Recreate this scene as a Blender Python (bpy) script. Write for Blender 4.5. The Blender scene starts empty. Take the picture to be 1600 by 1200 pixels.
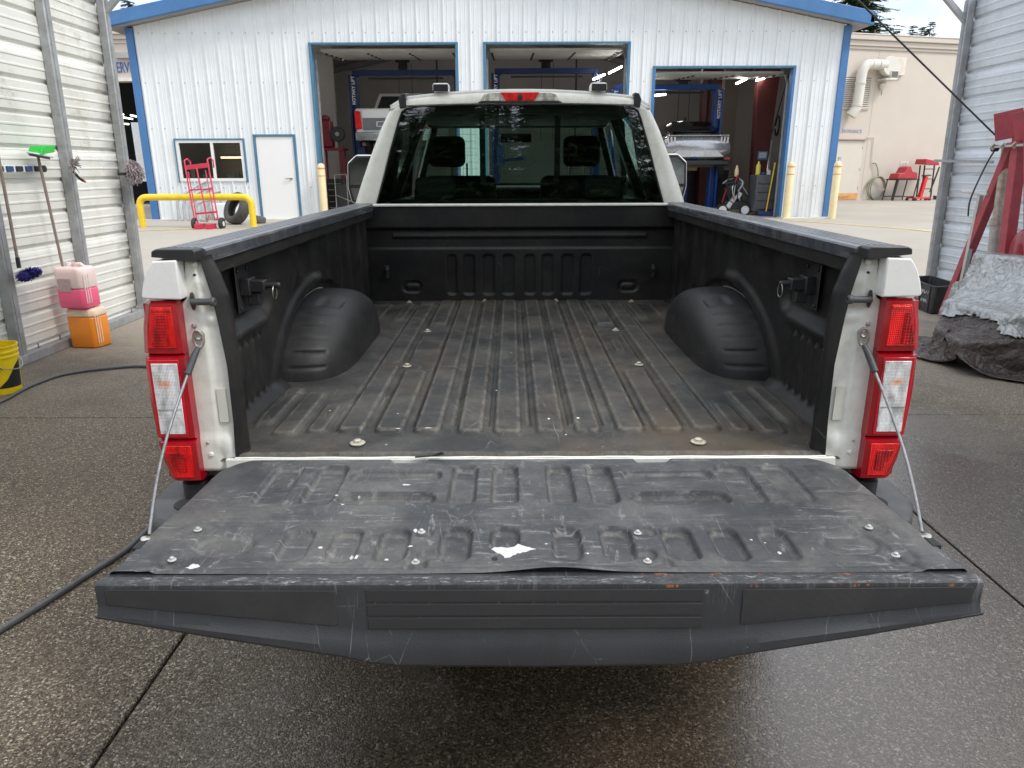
import bpy, bmesh, math, random
import numpy as np
from mathutils import Vector, Matrix, Euler, noise as mn
R = math.radians
rnd = random.Random(7)
sc = bpy.context.scene
col = sc.collection

# ------------------------------------------------------------------ camera
CAM = Vector((-.048, -1.753, 1.65)); PITCH = .2936; ROLL = -.0036; FPX = 1118.0
cd = bpy.data.cameras.new('camera'); cam = bpy.data.objects.new('camera', cd); col.objects.link(cam)
cp, sp = math.cos(PITCH), math.sin(PITCH)
FW = Vector((0, cp, -sp)); RT = Vector((1, 0, 0)); UP = RT.cross(FW)
cr, sr = math.cos(ROLL), math.sin(ROLL)
R2 = RT * cr + UP * sr; U2 = -RT * sr + UP * cr
M = Matrix((R2, U2, -FW)).transposed().to_4x4(); M.translation = CAM
cam.matrix_world = M
cd.sensor_width = 36; cd.lens = FPX / 1600 * 36; cd.clip_start = .05; cd.clip_end = 600
sc.camera = cam

# ------------------------------------------------------------------ light
SUN_EL, SUN_AZ = R(50), R(118)
w = bpy.data.worlds.new('World'); sc.world = w; w.use_nodes = True
nt = w.node_tree; nt.nodes.clear()
def wn(t, **k):
    n = nt.nodes.new(t)
    for a, b in k.items(): setattr(n, a, b)
    return n
sky = wn('ShaderNodeTexSky', sky_type='NISHITA', sun_disc=False)
sky.sun_elevation = SUN_EL; sky.sun_rotation = SUN_AZ; sky.air_density = 1.2; sky.dust_density = 2.0
tc = wn('ShaderNodeTexCoord')
mp = wn('ShaderNodeMapping'); mp.inputs['Scale'].default_value = (1, 1, 2.2)
n1 = wn('ShaderNodeTexNoise'); n1.inputs['Scale'].default_value = 3.2; n1.inputs['Detail'].default_value = 7; n1.inputs['Roughness'].default_value = .55
rp = wn('ShaderNodeValToRGB'); rp.color_ramp.elements[0].position = .36; rp.color_ramp.elements[1].position = .56
n2 = wn('ShaderNodeTexNoise'); n2.inputs['Scale'].default_value = 5.5; n2.inputs['Detail'].default_value = 6
cr2 = wn('ShaderNodeValToRGB'); cr2.color_ramp.elements[0].position = .3; cr2.color_ramp.elements[1].position = .7
cr2.color_ramp.elements[0].color = (5.2, 6.0, 7.4, 1); cr2.color_ramp.elements[1].color = (11.2, 11.3, 11.5, 1)
mx = wn('ShaderNodeMix', data_type='RGBA')
mxl = wn('ShaderNodeMath', operation='MULTIPLY_ADD'); mxl.inputs[1].default_value = .5; mxl.inputs[2].default_value = .5
bg = wn('ShaderNodeBackground'); bg.inputs['Strength'].default_value = .10
wo = wn('ShaderNodeOutputWorld')
L = nt.links.new
L(tc.outputs['Generated'], mp.inputs['Vector']); L(mp.outputs[0], n1.inputs['Vector']); L(mp.outputs[0], n2.inputs['Vector'])
L(n1.outputs['Fac'], rp.inputs[0]); L(n2.outputs['Fac'], cr2.inputs[0])
L(rp.outputs[0], mxl.inputs[0]); L(mxl.outputs[0], mx.inputs['Factor'])
L(sky.outputs[0], mx.inputs['A']); L(cr2.outputs[0], mx.inputs['B'])
L(mx.outputs['Result'], bg.inputs['Color']); L(bg.outputs[0], wo.inputs[0])
sd = bpy.data.lights.new('sun', 'SUN'); sd.energy = 1.3; sd.angle = R(14); sd.color = (1, .96, .9)
sun = bpy.data.objects.new('sun', sd); col.objects.link(sun)
sv = Vector((math.sin(SUN_AZ) * math.cos(SUN_EL), math.cos(SUN_AZ) * math.cos(SUN_EL), math.sin(SUN_EL)))
sun.rotation_euler = (-sv).to_track_quat('-Z', 'Y').to_euler()
vs = sc.view_settings; vs.view_transform = 'Standard'; vs.look = 'None'; vs.gamma = 1; vs.use_curve_mapping = False
vs.exposure = .95
sc.cycles.max_bounces = 10; sc.cycles.transparent_max_bounces = 16
sc.cycles.use_denoising = True

# ------------------------------------------------------------------ materials
MATS = {}
def setin(b, k, v):
    if k in b.inputs: b.inputs[k].default_value = v
class NT:
    def __init__(s, name):
        s.m = bpy.data.materials.new(name); s.m.use_nodes = True; s.t = s.m.node_tree; s.t.nodes.clear()
        s.out = s.n('ShaderNodeOutputMaterial'); s.b = s.n('ShaderNodeBsdfPrincipled'); s.l(s.b.outputs[0], s.out.inputs[0])
        s.tc = s.n('ShaderNodeTexCoord')
    def n(s, t, **k):
        x = s.t.nodes.new(t)
        for a, b in k.items(): setattr(x, a, b)
        return x
    def l(s, a, b): s.t.links.new(a, b)
    def co(s, scale=(1, 1, 1), rot=(0, 0, 0), loc=(0, 0, 0)):
        m = s.n('ShaderNodeMapping'); m.inputs['Scale'].default_value = scale; m.inputs['Rotation'].default_value = rot; m.inputs['Location'].default_value = loc
        s.l(s.tc.outputs['Object'], m.inputs[0]); return m.outputs[0]
    def noise(s, sc_, det=4, rough=.55, vec=None, dist=0):
        x = s.n('ShaderNodeTexNoise'); x.inputs['Scale'].default_value = sc_; x.inputs['Detail'].default_value = det
        x.inputs['Roughness'].default_value = rough; x.inputs['Distortion'].default_value = dist
        s.l(vec if vec else s.tc.outputs['Object'], x.inputs['Vector']); return x.outputs['Fac']
    def vor(s, sc_, feat='F1', vec=None, out='Distance', rand=1):
        x = s.n('ShaderNodeTexVoronoi', feature=feat); x.inputs['Scale'].default_value = sc_; x.inputs['Randomness'].default_value = rand
        s.l(vec if vec else s.tc.outputs['Object'], x.inputs['Vector']); return x.outputs[out]
    def ramp(s, f, stops):
        x = s.n('ShaderNodeValToRGB'); e = x.color_ramp.elements
        while len(e) < len(stops): e.new(.5)
        for i, (p, c) in enumerate(stops):
            e[i].position = p; e[i].color = (c, c, c, 1) if isinstance(c, (int, float)) else (*c, 1)
        s.l(f, x.inputs[0]); return x.outputs[0]
    def mix(s, f, a, b):
        x = s.n('ShaderNodeMix', data_type='RGBA')
        for k, v in (('Factor', f), ('A', a), ('B', b)):
            if isinstance(v, (int, float)): x.inputs[k].default_value = v if k == 'Factor' else (v, v, v, 1)
            elif isinstance(v, tuple): x.inputs[k].default_value = (*v, 1)
            else: s.l(v, x.inputs[k])
        return x.outputs['Result']
    def math(s, op, a, b=0, c=0):
        x = s.n('ShaderNodeMath', operation=op)
        for i, v in enumerate((a, b, c)):
            if isinstance(v, (int, float)): x.inputs[i].default_value = v
            else: s.l(v, x.inputs[i])
        return x.outputs[0]
    def bump(s, h, dist=.002, st=1, prev=None):
        x = s.n('ShaderNodeBump'); x.inputs['Strength'].default_value = st; x.inputs['Distance'].default_value = dist
        s.l(h, x.inputs['Height'])
        if prev: s.l(prev, x.inputs['Normal'])
        return x.outputs[0]
    def set(s, base=None, rough=None, nrm=None, **k):
        for key, v in (('Base Color', base), ('Roughness', rough)):
            if v is None: continue
            if isinstance(v, (int, float)): s.b.inputs[key].default_value = v
            elif isinstance(v, tuple): s.b.inputs[key].default_value = (*v, 1)
            else: s.l(v, s.b.inputs[key])
        if nrm: s.l(nrm, s.b.inputs['Normal'])
        for a, v in k.items(): setin(s.b, a.replace('_', ' '), v)
        return s.m
def pm(name, c, rough=.5, metal=0, var=.12, vs_=4, dirt=0, dc=(.12, .09, .06), bump=0, bs=200, coat=0, **k):
    """painted / moulded surface: colour variation, patchy dirt, fine relief"""
    if name in MATS: return MATS[name]
    s = NT(name)
    lo = tuple(x * (1 - var) for x in c); hi = tuple(min(1, x * (1 + var)) for x in c)
    f = s.noise(vs_, 6, .6)
    b = s.mix(s.ramp(f, [(.3, 0.), (.7, 1.)]), lo, hi)
    if dirt:
        d = s.math('MULTIPLY', s.ramp(s.noise(vs_ * 2.3, 8, .7), [(.45, 0.), (.75, 1.)]), dirt)
        b = s.mix(d, b, dc)
    rr = s.math('MULTIPLY_ADD', s.noise(vs_ * 3, 5), .2, max(.02, rough - .1))
    nr = s.bump(s.noise(bs, 3, .6), .001, bump) if bump else None
    MATS[name] = s.set(b, rr, nr, Metallic=metal, Coat_Weight=coat, Coat_Roughness=.05, **k)
    return MATS[name]
def emi(name, c, st):
    s = NT(name); s.set((0, 0, 0), .5); s.b.inputs['Emission Color'].default_value = (*c, 1); s.b.inputs['Emission Strength'].default_value = st
    return s.m
def glass(name, tint=(.1, .12, .11), rough=0., bumpy=0, ior=1.5, refl=1.35):
    s = NT(name); s.t.nodes.remove(s.b)
    tr = s.n('ShaderNodeBsdfTransparent'); tr.inputs[0].default_value = (*tint, 1)
    gl = s.n('ShaderNodeBsdfGlossy'); gl.inputs['Roughness'].default_value = rough
    fr = s.n('ShaderNodeFresnel'); fr.inputs[0].default_value = ior
    geo = s.n('ShaderNodeNewGeometry'); s.l(s.math('MULTIPLY_ADD', geo.outputs['Backfacing'], 1 / ior - ior, ior), fr.inputs[0])
    mxs = s.n('ShaderNodeMixShader')
    if bumpy:
        b = s.bump(s.noise(bumpy, 2, .4), .004, .35); s.l(b, gl.inputs['Normal'])
    f = s.math('MULTIPLY', fr.outputs[0], refl)
    s.l(f, mxs.inputs[0]); s.l(tr.outputs[0], mxs.inputs[1]); s.l(gl.outputs[0], mxs.inputs[2]); s.l(mxs.outputs[0], s.out.inputs[0])
    return s.m

# spray-in / moulded black bed material with dust, brown stains, scratches
def liner_mat(name, base, dust, dustamt, scr, stain=0., rough=.5, scale=1., edge=.75, spec=.32):
    s = NT(name)
    v = s.co()
    b = s.mix(s.ramp(s.noise(3, 5), [(.3, 0.), (.7, 1.)]), tuple(x * .85 for x in base), tuple(x * 1.15 for x in base))
    dn = s.math('MULTIPLY', s.ramp(s.noise(4.2, 9, .72), [(.42, 0.), (.72, 1.)]), s.ramp(s.noise(90, 4, .8), [(.25, .35), (.7, 1.)]))
    b = s.mix(s.math('MULTIPLY', dn, dustamt), b, dust)
    if stain:
        st = s.ramp(s.noise(2.3, 6, .65, s.co((1, .45, 1), loc=(4.2, 1.1, 0))), [(.5, 0.), (.68, 1.)])
        b = s.mix(s.math('MULTIPLY', st, stain), b, (.11, .075, .04))
    # long hairline scratches in two directions
    tot = None
    for ang, sx, sh in ((.5, 2.0, 0), (2.2, 2.6, 3.1), (1.45, 1.6, 7.7)):
        vv = s.n('ShaderNodeTexVoronoi', feature='DISTANCE_TO_EDGE'); vv.inputs['Scale'].default_value = 3.4
        nd = s.n('ShaderNodeTexNoise'); nd.inputs['Scale'].default_value = 2.2; s.l(s.co(loc=(sh, 0, 0)), nd.inputs['Vector'])
        ad = s.n('ShaderNodeVectorMath', operation='MULTIPLY_ADD'); ad.inputs[1].default_value = (.12, .12, .12)
        s.l(nd.outputs['Color'], ad.inputs[0]); s.l(s.co((sx, .5, 1), (0, 0, ang), (sh, sh, sh)), ad.inputs[2]); s.l(ad.outputs[0], vv.inputs['Vector'])
        line = s.ramp(vv.outputs['Distance'], [(0., 1.), (.0042, 0.)])
        msk = s.ramp(s.noise(5.5, 5, .7, s.co(loc=(sh * 2, 1, sh))), [(.54, 0.), (.66, 1.)])
        ln = s.math('MULTIPLY', line, msk); tot = ln if tot is None else s.math('MAXIMUM', tot, ln)
    b = s.mix(s.math('MULTIPLY', tot, scr * .7), b, (.34, .35, .36))
    if scr >= .99:
        for sc3, lo_, off in (((2.2, 14, 1), .56, 0), ((10, 3, 1), .58, 4.4), ((5, 6, 1), .60, 8.8)):
            m1 = s.ramp(s.noise(4.5, 9, .78, s.co(sc3, (0, 0, .5 if off else -.2), (off, off, 0))), [(lo_, 0.), (lo_ + .05, 1.)])
            m2 = s.ramp(s.noise(3.4, 4, .6, s.co(loc=(off + 1, 2, 0))), [(.42, 0.), (.56, 1.)])
            b = s.mix(s.math('MULTIPLY', s.math('MULTIPLY', m1, m2), .42), b, (.38, .38, .37))
    # small white scuffs and chips
    ch = s.ramp(s.noise(38, 6, .7), [(.685, 0.), (.70, 1.)])
    chm = s.ramp(s.noise(3.1, 4, .6, s.co(loc=(9, 3, 2))), [(.52, 0.), (.62, 1.)])
    b = s.mix(s.math('MULTIPLY', s.math('MULTIPLY', ch, chm), min(1, scr * 1.1)), b, (.5, .5, .5))
    gm = s.n('ShaderNodeNewGeometry')
    wr = s.math('MULTIPLY', s.ramp(gm.outputs['Pointiness'], [(.502, 0.), (.525, 1.)]), s.ramp(s.noise(26, 7, .75), [(.38, 0.), (.68, 1.)]))
    b = s.mix(s.math('MULTIPLY', wr, edge), b, tuple(min(1, x * 1.25) for x in dust))
    h1 = s.bump(s.noise(420, 2, .6), .0012, .55)
    h2 = s.bump(s.noise(14, 3), .004, .15, h1)
    rr = s.ramp(s.noise(6, 6, .65), [(.3, rough - .12), (.7, rough + .15)])
    return s.set(b, rr, h2, Specular_IOR_Level=spec)
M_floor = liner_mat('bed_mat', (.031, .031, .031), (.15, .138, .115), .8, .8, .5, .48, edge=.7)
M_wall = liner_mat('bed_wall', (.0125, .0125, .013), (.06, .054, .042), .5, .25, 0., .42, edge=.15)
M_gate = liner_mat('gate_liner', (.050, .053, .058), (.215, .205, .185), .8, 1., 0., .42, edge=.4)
M_spoil = liner_mat('gate_edge', (.034, .035, .0375), (.075, .075, .075), .15, .8, 0., .5, edge=0.)
def _tex(name, base, dust, sc_=(1, 1, 1)):
    s = NT(name)
    wv = s.n('ShaderNodeTexWave', wave_type='BANDS', bands_direction='DIAGONAL'); wv.inputs['Scale'].default_value = 160; s.l(s.tc.outputs['Object'], wv.inputs[0])
    wv2 = s.n('ShaderNodeTexWave', wave_type='BANDS', bands_direction='X'); wv2.inputs['Scale'].default_value = 160; s.l(s.tc.outputs['Object'], wv2.inputs[0])
    h = s.math('ADD', wv.outputs['Fac'], wv2.outputs['Fac'])
    b = s.mix(s.ramp(s.noise(5, 8, .7), [(.5, 0.), (.8, .8)]), base, dust)
    return s.set(b, .5, s.bump(h, .0008, .6))
def spoil_mat():
    m = M_spoil; t = m.node_tree; bs = next(n for n in t.nodes if n.type == 'BSDF_PRINCIPLED'); old = bs.inputs['Base Color'].links[0].from_socket
    def n(k, **kw):
        x = t.nodes.new(k)
        for a_, v_ in kw.items(): setattr(x, a_, v_)
        return x
    tc_ = n('ShaderNodeTexCoord'); sx = n('ShaderNodeSeparateXYZ'); t.links.new(tc_.outputs['Object'], sx.inputs[0])
    def rng(sock, a0, a1):
        x = n('ShaderNodeMapRange'); x.inputs['From Min'].default_value = a0; x.inputs['From Max'].default_value = a1; t.links.new(sock, x.inputs['Value']); return x.outputs[0]
    def mul(a_, b_, op='MULTIPLY'):
        x = n('ShaderNodeMath', operation=op); t.links.new(a_, x.inputs[0])
        if isinstance(b_, float): x.inputs[1].default_value = b_
        else: t.links.new(b_, x.inputs[1])
        return x.outputs[0]
    def noi(sc3, scale, lo, hi):
        mp_ = n('ShaderNodeMapping'); mp_.inputs['Scale'].default_value = sc3; t.links.new(tc_.outputs['Object'], mp_.inputs[0])
        x = n('ShaderNodeTexNoise'); x.inputs['Scale'].default_value = scale; x.inputs['Detail'].default_value = 8; x.inputs['Roughness'].default_value = .75; t.links.new(mp_.outputs[0], x.inputs['Vector']); return rng(x.outputs['Fac'], lo, hi)
    edge_ = mul(rng(sx.outputs['Z'], .9225, .9275), noi((1, 4, 4), 40, .54, .68))
    smear = mul(mul(rng(sx.outputs['Z'], .85, .925), noi((9, 1, .6), 7, .56, .80)), .45)
    top_ = mul(mul(rng(sx.outputs['Z'], .918, .9275), noi((.4, 1, 1), 120, .45, .8)), .22)
    tot_ = mul(mul(edge_, smear, 'MAXIMUM'), top_, 'MAXIMUM')
    mixn = n('ShaderNodeMix', data_type='RGBA'); mixn.clamp_factor = True; t.links.new(tot_, mixn.inputs['Factor']); t.links.new(old, mixn.inputs['A']); mixn.inputs['B'].default_value = (.40, .41, .42, 1)
    org = mul(rng(sx.outputs['Z'], .917, .921), mul(rng(sx.outputs['Z'], .9255, .9215), mul(noi((2.2, 1, 1), 9, .58, .64), rng(sx.outputs['X'], .05, .08))))
    mix2 = n('ShaderNodeMix', data_type='RGBA'); mix2.clamp_factor = True; t.links.new(org, mix2.inputs['Factor']); t.links.new(mixn.outputs['Result'], mix2.inputs['A']); mix2.inputs['B'].default_value = (.42, .15, .07, 1)
    t.links.new(mix2.outputs['Result'], bs.inputs['Base Color'])
spoil_mat()
M_inset = _tex('gate_edge_inset', (.030, .031, .033), (.06, .06, .06))
WHITE = pm('white_paint', (.78, .78, .75), .28, var=.03, coat=.5, dirt=.1, dc=(.45, .42, .36), vs_=5)
CREAM = pm('white_jamb_paint', (.76, .76, .69), .38, var=.05, coat=.2, dirt=.35, dc=(.42, .38, .3), vs_=9)
BLKP = pm('black_plastic', (.022, .022, .024), .42, var=.2, dirt=.25, dc=(.1, .1, .1), bump=.3, bs=300)
GRYP = pm('grey_plastic', (.055, .057, .062), .5, var=.15, dirt=.3, dc=(.16, .15, .13), bump=.3, bs=300)
def cap_mat():
    s = NT('rail_cap')
    b = s.mix(s.ramp(s.noise(9, 6, .7), [(.4, 0.), (.75, 1.)]), (.05, .053, .062), (.12, .125, .135))
    st = s.ramp(s.noise(30, 5, .7, s.co((1, .06, 1))), [(.55, 0.), (.72, .6)])
    b = s.mix(st, b, (.25, .26, .28))
    return s.set(b, .24, s.bump(s.noise(300, 2), .0008, .2), Specular_IOR_Level=.7)
M_cap = cap_mat()
STEEL = pm('zinc_steel', (.55, .54, .5), .35, 1, var=.2, dirt=.3, dc=(.25, .2, .14), vs_=30)
GALV = pm('galvanised', (.36, .37, .375), .5, .35, var=.2, dirt=.55, dc=(.2, .19, .17), vs_=6, bump=.2, bs=60)
CABLE = pm('cable_steel', (.28, .28, .29), .4, .8, var=.3, vs_=60)
RUBBER = pm('rubber', (.02, .02, .02), .7, var=.2, vs_=10, dirt=.4, dc=(.09, .085, .08))
BLUE = pm('blue_trim', (.05, .16, .36), .45, var=.1, dirt=.15, dc=(.2, .26, .33), vs_=2)
BLUEL = pm('blue_frame', (.055, .17, .27), .5, var=.12, dirt=.2, dc=(.25, .3, .33), vs_=3)
LIFTB = pm('blue_lift_paint', (.012, .06, .27), .4, var=.2, dirt=.3, dc=(.03, .04, .08))
YELL = pm('yellow_paint', (.78, .55, .02), .42, var=.08, dirt=.25, dc=(.35, .24, .06), vs_=8)
CREAMY = pm('cream_bollard_paint', (.8, .66, .38), .5, var=.05, dirt=.2, dc=(.5, .38, .22))
REDP = pm('red_paint', (.42, .025, .035), .4, var=.15, dirt=.4, dc=(.2, .05, .05), vs_=7)
REDF = pm('faded_red_paint', (.38, .05, .07), .5, var=.2, dirt=.45, dc=(.22, .12, .11), vs_=9)
BEIGE = pm('beige_stucco', (.56, .50, .43), .85, var=.03, vs_=1.2, dirt=.12, dc=(.45, .40, .33), bump=.4, bs=60)
DARK = pm('dark_interior', (.018, .018, .02), .7)
RUST = pm('rusty_chrome', (.5, .47, .4), .4, .5, var=.3, dirt=.85, dc=(.22, .1, .03), vs_=9)
IWALL = pm('shop_inside_wall', (.33, .315, .305), .8, var=.06, vs_=1, dirt=.2, dc=(.22, .21, .19))
MAROON = pm('maroon_steel', (.10, .022, .02), .5, var=.2, dirt=.3, dc=(.05, .02, .02))
SILV = pm('silver_car_paint', (.42, .43, .44), .25, .6, var=.05, coat=1)
def siding(name, c, dirt, stain_c, grime=0.):
    s = NT(name)
    b = s.mix(s.ramp(s.noise(1.6, 6, .6), [(.3, 0.), (.7, 1.)]), tuple(x * .95 for x in c), tuple(min(1, x * 1.04) for x in c))
    st = s.ramp(s.noise(3.0, 7, .7, s.co((1.2, 1.2, .35))), [(.5, 0.), (.75, 1.)])
    b = s.mix(s.math('MULTIPLY', st, dirt), b, stain_c)
    if grime:
        g = s.ramp(s.noise(7, 9, .8, s.co((1, .8, 1.6))), [(.5, 0.), (.7, 1.)])
        gm = s.ramp(s.noise(.9, 3, .5, s.co(loc=(3, 2, 5))), [(.45, 0.), (.6, 1.)])
        b = s.mix(s.math('MULTIPLY', s.math('MULTIPLY', g, gm), grime), b, (.2, .2, .12))
    return s.set(b, .42, s.bump(s.noise(8, 3), .004, .1))
M_wallL = siding('old_white_siding', (.70, .70, .645), .55, (.52, .48, .37), .6)
M_wallR = siding('grey_white_siding', (.60, .64, .68), .35, (.36, .37, .37), .3)
M_fac = siding('white_steel_siding', (.73, .755, .76), .12, (.60, .62, .60), .10)
M_jamb = CREAM
def roof_mat():
    s = NT('unseen_translucent_roof'); s.set(s.mix(s.ramp(s.noise(2, 5), [(.3, 0.), (.7, 1.)]), (.62, .63, .6), (.7, .7, .67)), .5)
    t = s.n('ShaderNodeBsdfTranslucent'); t.inputs[0].default_value = (.93, .93, .90, 1); m_ = s.n('ShaderNodeMixShader'); m_.inputs[0].default_value = .72
    s.l(s.b.outputs[0], m_.inputs[1]); s.l(t.outputs[0], m_.inputs[2]); s.l(m_.outputs[0], s.out.inputs[0]); return s.m
M_roofsheet = roof_mat()  # unseen roof sheet, made translucent so more sky light enters the shed

# concrete
def slab_mat():
    s = NT('exposed_aggregate')
    V = s.co()
    peb = s.n('ShaderNodeTexVoronoi'); peb.inputs['Scale'].default_value = 165; s.l(V, peb.inputs['Vector'])
    sep = s.n('ShaderNodeSeparateColor'); s.l(peb.outputs['Color'], sep.inputs[0])
    pc = s.ramp(sep.outputs[0], [(0., (.030, .024, .018)), (.38, (.11, .086, .060)), (.72, (.205, .163, .115)), (.91, (.36, .29, .20)), (1., (.70, .62, .50))])
    fine = s.ramp(s.noise(300, 3, .7), [(.3, .0), (.7, 1.)])
    b = s.mix(s.math('MULTIPLY', fine, .22), pc, (.15, .132, .108))
    pat = s.ramp(s.noise(1.1, 7, .6), [(.3, 0.), (.7, 1.)])
    b = s.mix(s.math('MULTIPLY', pat, .35), b, (.135, .112, .085))
    sx = s.n('ShaderNodeSeparateXYZ'); s.l(V, sx.inputs[0])
    # dry dusty concrete towards the open front
    wob = s.math('MULTIPLY_ADD', s.noise(.8, 4), 2.4, -1.2)
    yy = s.math('ADD', sx.outputs['Y'], wob)
    dry = s.ramp(s.math('MULTIPLY_ADD', yy, .25, -.55), [(0., 0.), (1., 1.)])
    b = s.mix(s.math('MULTIPLY', dry, .75), b, (.42, .37, .30))
    oil = s.math('MULTIPLY', s.ramp(s.noise(.55, 6, .65, s.co(loc=(3, 8, 0))), [(.53, 0.), (.66, 1.)]), .38)
    b = s.mix(oil, b, (.035, .028, .022))
    # wet: a soaked patch under and to the right of the tailgate
    ex = s.math('MULTIPLY', s.math('ADD', sx.outputs['X'], -1.5), .36); ey = s.math('MULTIPLY', s.math('ADD', sx.outputs['Y'], -.4), .27)
    rr = s.math('ADD', s.math('MULTIPLY', ex, ex), s.math('MULTIPLY', ey, ey))
    rr = s.math('ADD', rr, s.math('MULTIPLY_ADD', s.noise(1.7, 6, .6), 1.1, -.55))
    wet = s.ramp(rr, [(.35, 1.), (1.0, 0.)])
    b = s.mix(s.math('MULTIPLY', wet, .68), b, (.020, .013, .007))
    ro = s.mix(wet, .62, .20)
    dist = s.ramp(peb.outputs['Distance'], [(0., 1.), (.75, 0.)])
    h = s.bump(dist, .0045, 1.); h.node.name = 'pebble_bump'; s.l(s.math('MULTIPLY_ADD', wet, -.86, 1.), h.node.inputs['Strength'])
    h = s.bump(s.noise(40, 4), .004, .25, h)
    s.l(s.math('MULTIPLY_ADD', wet, .8, .3), s.b.inputs['Specular IOR Level'])
    return s.set(b, ro, h)
M_slab = slab_mat()
def yard_mat():
    s = NT('yard_concrete')
    b = s.ramp(s.noise(.35, 8, .6), [(.3, (.33, .30, .25)), (.7, (.42, .385, .325))])
    st = s.ramp(s.noise(1.5, 8, .7, s.co((.4, 1.6, 1))), [(.5, 0.), (.75, .7)])
    b = s.mix(st, b, (.33, .27, .20))
    b = s.mix(s.ramp(s.noise(120, 3, .7), [(.5, 0.), (.8, .4)]), b, (.22, .2, .18))
    return s.set(b, .8, s.bump(s.noise(90, 4), .003, .4))
M_yard = yard_mat()

# ------------------------------------------------------------------ object helpers
OFF = {}
def root(name, label, cat, loc=(0, 0, 0), group=None, kind=None):
    o = bpy.data.objects.new(name, None); col.objects.link(o); o.location = loc; o.empty_display_size = .2
    OFF[o.name] = Vector(loc); tag(o, label, cat, group, kind); return o
def tag(o, label=None, cat=None, group=None, kind=None):
    if label: o['label'] = label
    if cat: o['category'] = cat
    if group: o['group'] = group
    if kind: o['kind'] = kind
    return o
class MB:
    def __init__(s): s.v = []; s.f = []
    def add(s, vs_, fs):
        n = len(s.v); s.v += [tuple(v) for v in vs_]; s.f += [tuple(i + n for i in f) for f in fs]; return s
    def box(s, x0, x1, y0, y1, z0, z1):
        vs_ = [(x, y, z) for z in (z0, z1) for y in (y0, y1) for x in (x0, x1)]
        return s.add(vs_, [(0, 2, 3, 1), (4, 5, 7, 6), (0, 1, 5, 4), (2, 6, 7, 3), (0, 4, 6, 2), (1, 3, 7, 5)])
    def obox(s, c, size, rot=(0, 0, 0)):
        m = Euler(rot).to_matrix(); c = Vector(c); h = [x / 2 for x in size]
        vs_ = [c + m @ Vector((x * h[0], y * h[1], z * h[2])) for z in (-1, 1) for y in (-1, 1) for x in (-1, 1)]
        return s.add(vs_, [(0, 2, 3, 1), (4, 5, 7, 6), (0, 1, 5, 4), (2, 6, 7, 3), (0, 4, 6, 2), (1, 3, 7, 5)])
    def bar(s, p, q, wd, h=None, up=(0, 0, 1), w2=None):
        p, q = Vector(p), Vector(q); d = (q - p).normalized(); h = h or wd; up = Vector(up)
        a = d.cross(up)
        if a.length < 1e-3: a = d.cross(Vector((0, 1, 0)))
        a.normalize(); b = a.cross(d); w2 = w2 or wd
        vs_ = [P + a * (i * ww / 2) + b * (j * h / 2) for P, ww in ((p, wd), (q, w2)) for i, j in ((-1, -1), (1, -1), (1, 1), (-1, 1))]
        return s.add(vs_, [(3, 2, 1, 0), (4, 5, 6, 7), (0, 1, 5, 4), (1, 2, 6, 5), (2, 3, 7, 6), (3, 0, 4, 7)])
    def tube(s, pts, r, n=10, closed=False):
        pts = [Vector(p) for p in pts]; N = len(pts); rs = r if isinstance(r, (list, tuple)) else [r] * N
        vs_ = []; prev = None
        for i, p in enumerate(pts):
            if closed: d = pts[(i + 1) % N] - pts[i - 1]
            else: d = pts[min(i + 1, N - 1)] - pts[max(i - 1, 0)]
            d.normalize()
            a = prev - d * prev.dot(d) if prev is not None else d.orthogonal()
            a.normalize(); prev = a; b = d.cross(a)
            vs_ += [p + (a * math.cos(t) + b * math.sin(t)) * rs[i] for t in [2 * math.pi * k / n for k in range(n)]]
        fs = []
        for i in range(N if closed else N - 1):
            for k in range(n):
                a0 = i * n + k; a1 = i * n + (k + 1) % n; b0 = ((i + 1) % N) * n + k; b1 = ((i + 1) % N) * n + (k + 1) % n
                fs.append((a0, a1, b1, b0))
        if not closed: fs += [tuple(range(n))[::-1], tuple((N - 1) * n + k for k in range(n))]
        return s.add(vs_, fs)
    def lathe(s, prof, c=(0, 0, 0), n=24, rot=(0, 0, 0), arc=1.):
        m = Euler(rot).to_matrix(); c = Vector(c); vs_ = []; fs = []
        for r, z in prof: vs_ += [c + m @ Vector((r * math.cos(2 * math.pi * k / n), r * math.sin(2 * math.pi * k / n), z)) for k in range(n)]
        for i in range(len(prof) - 1):
            for k in range(n):
                a, b = i * n + k, i * n + (k + 1) % n; fs.append((a, b, b + n, a + n))
        if prof[0][0] > 1e-5: fs.append(tuple(range(n))[::-1])
        if prof[-1][0] > 1e-5: fs.append(tuple((len(prof) - 1) * n + k for k in range(n)))
        return s.add(vs_, fs)
    def prism(s, poly, fn, d0, d1):
        n = len(poly); vs_ = [fn(a, b, d0) for a, b in poly] + [fn(a, b, d1) for a, b in poly]
        return s.add(vs_, [tuple(range(n)), tuple(range(n, 2 * n))[::-1]] + [(i, i + n, (i + 1) % n + n, (i + 1) % n) for i in range(n)])
    def grid(s, P):
        """P: array (nu,nv,3)"""
        nu, nv = P.shape[:2]; n = len(s.v)
        s.v += [tuple(p) for p in P.reshape(-1, 3).tolist()]
        s.f += [(n + i * nv + j, n + (i + 1) * nv + j, n + (i + 1) * nv + j + 1, n + i * nv + j + 1) for i in range(nu - 1) for j in range(nv - 1)]
        return s
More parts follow.
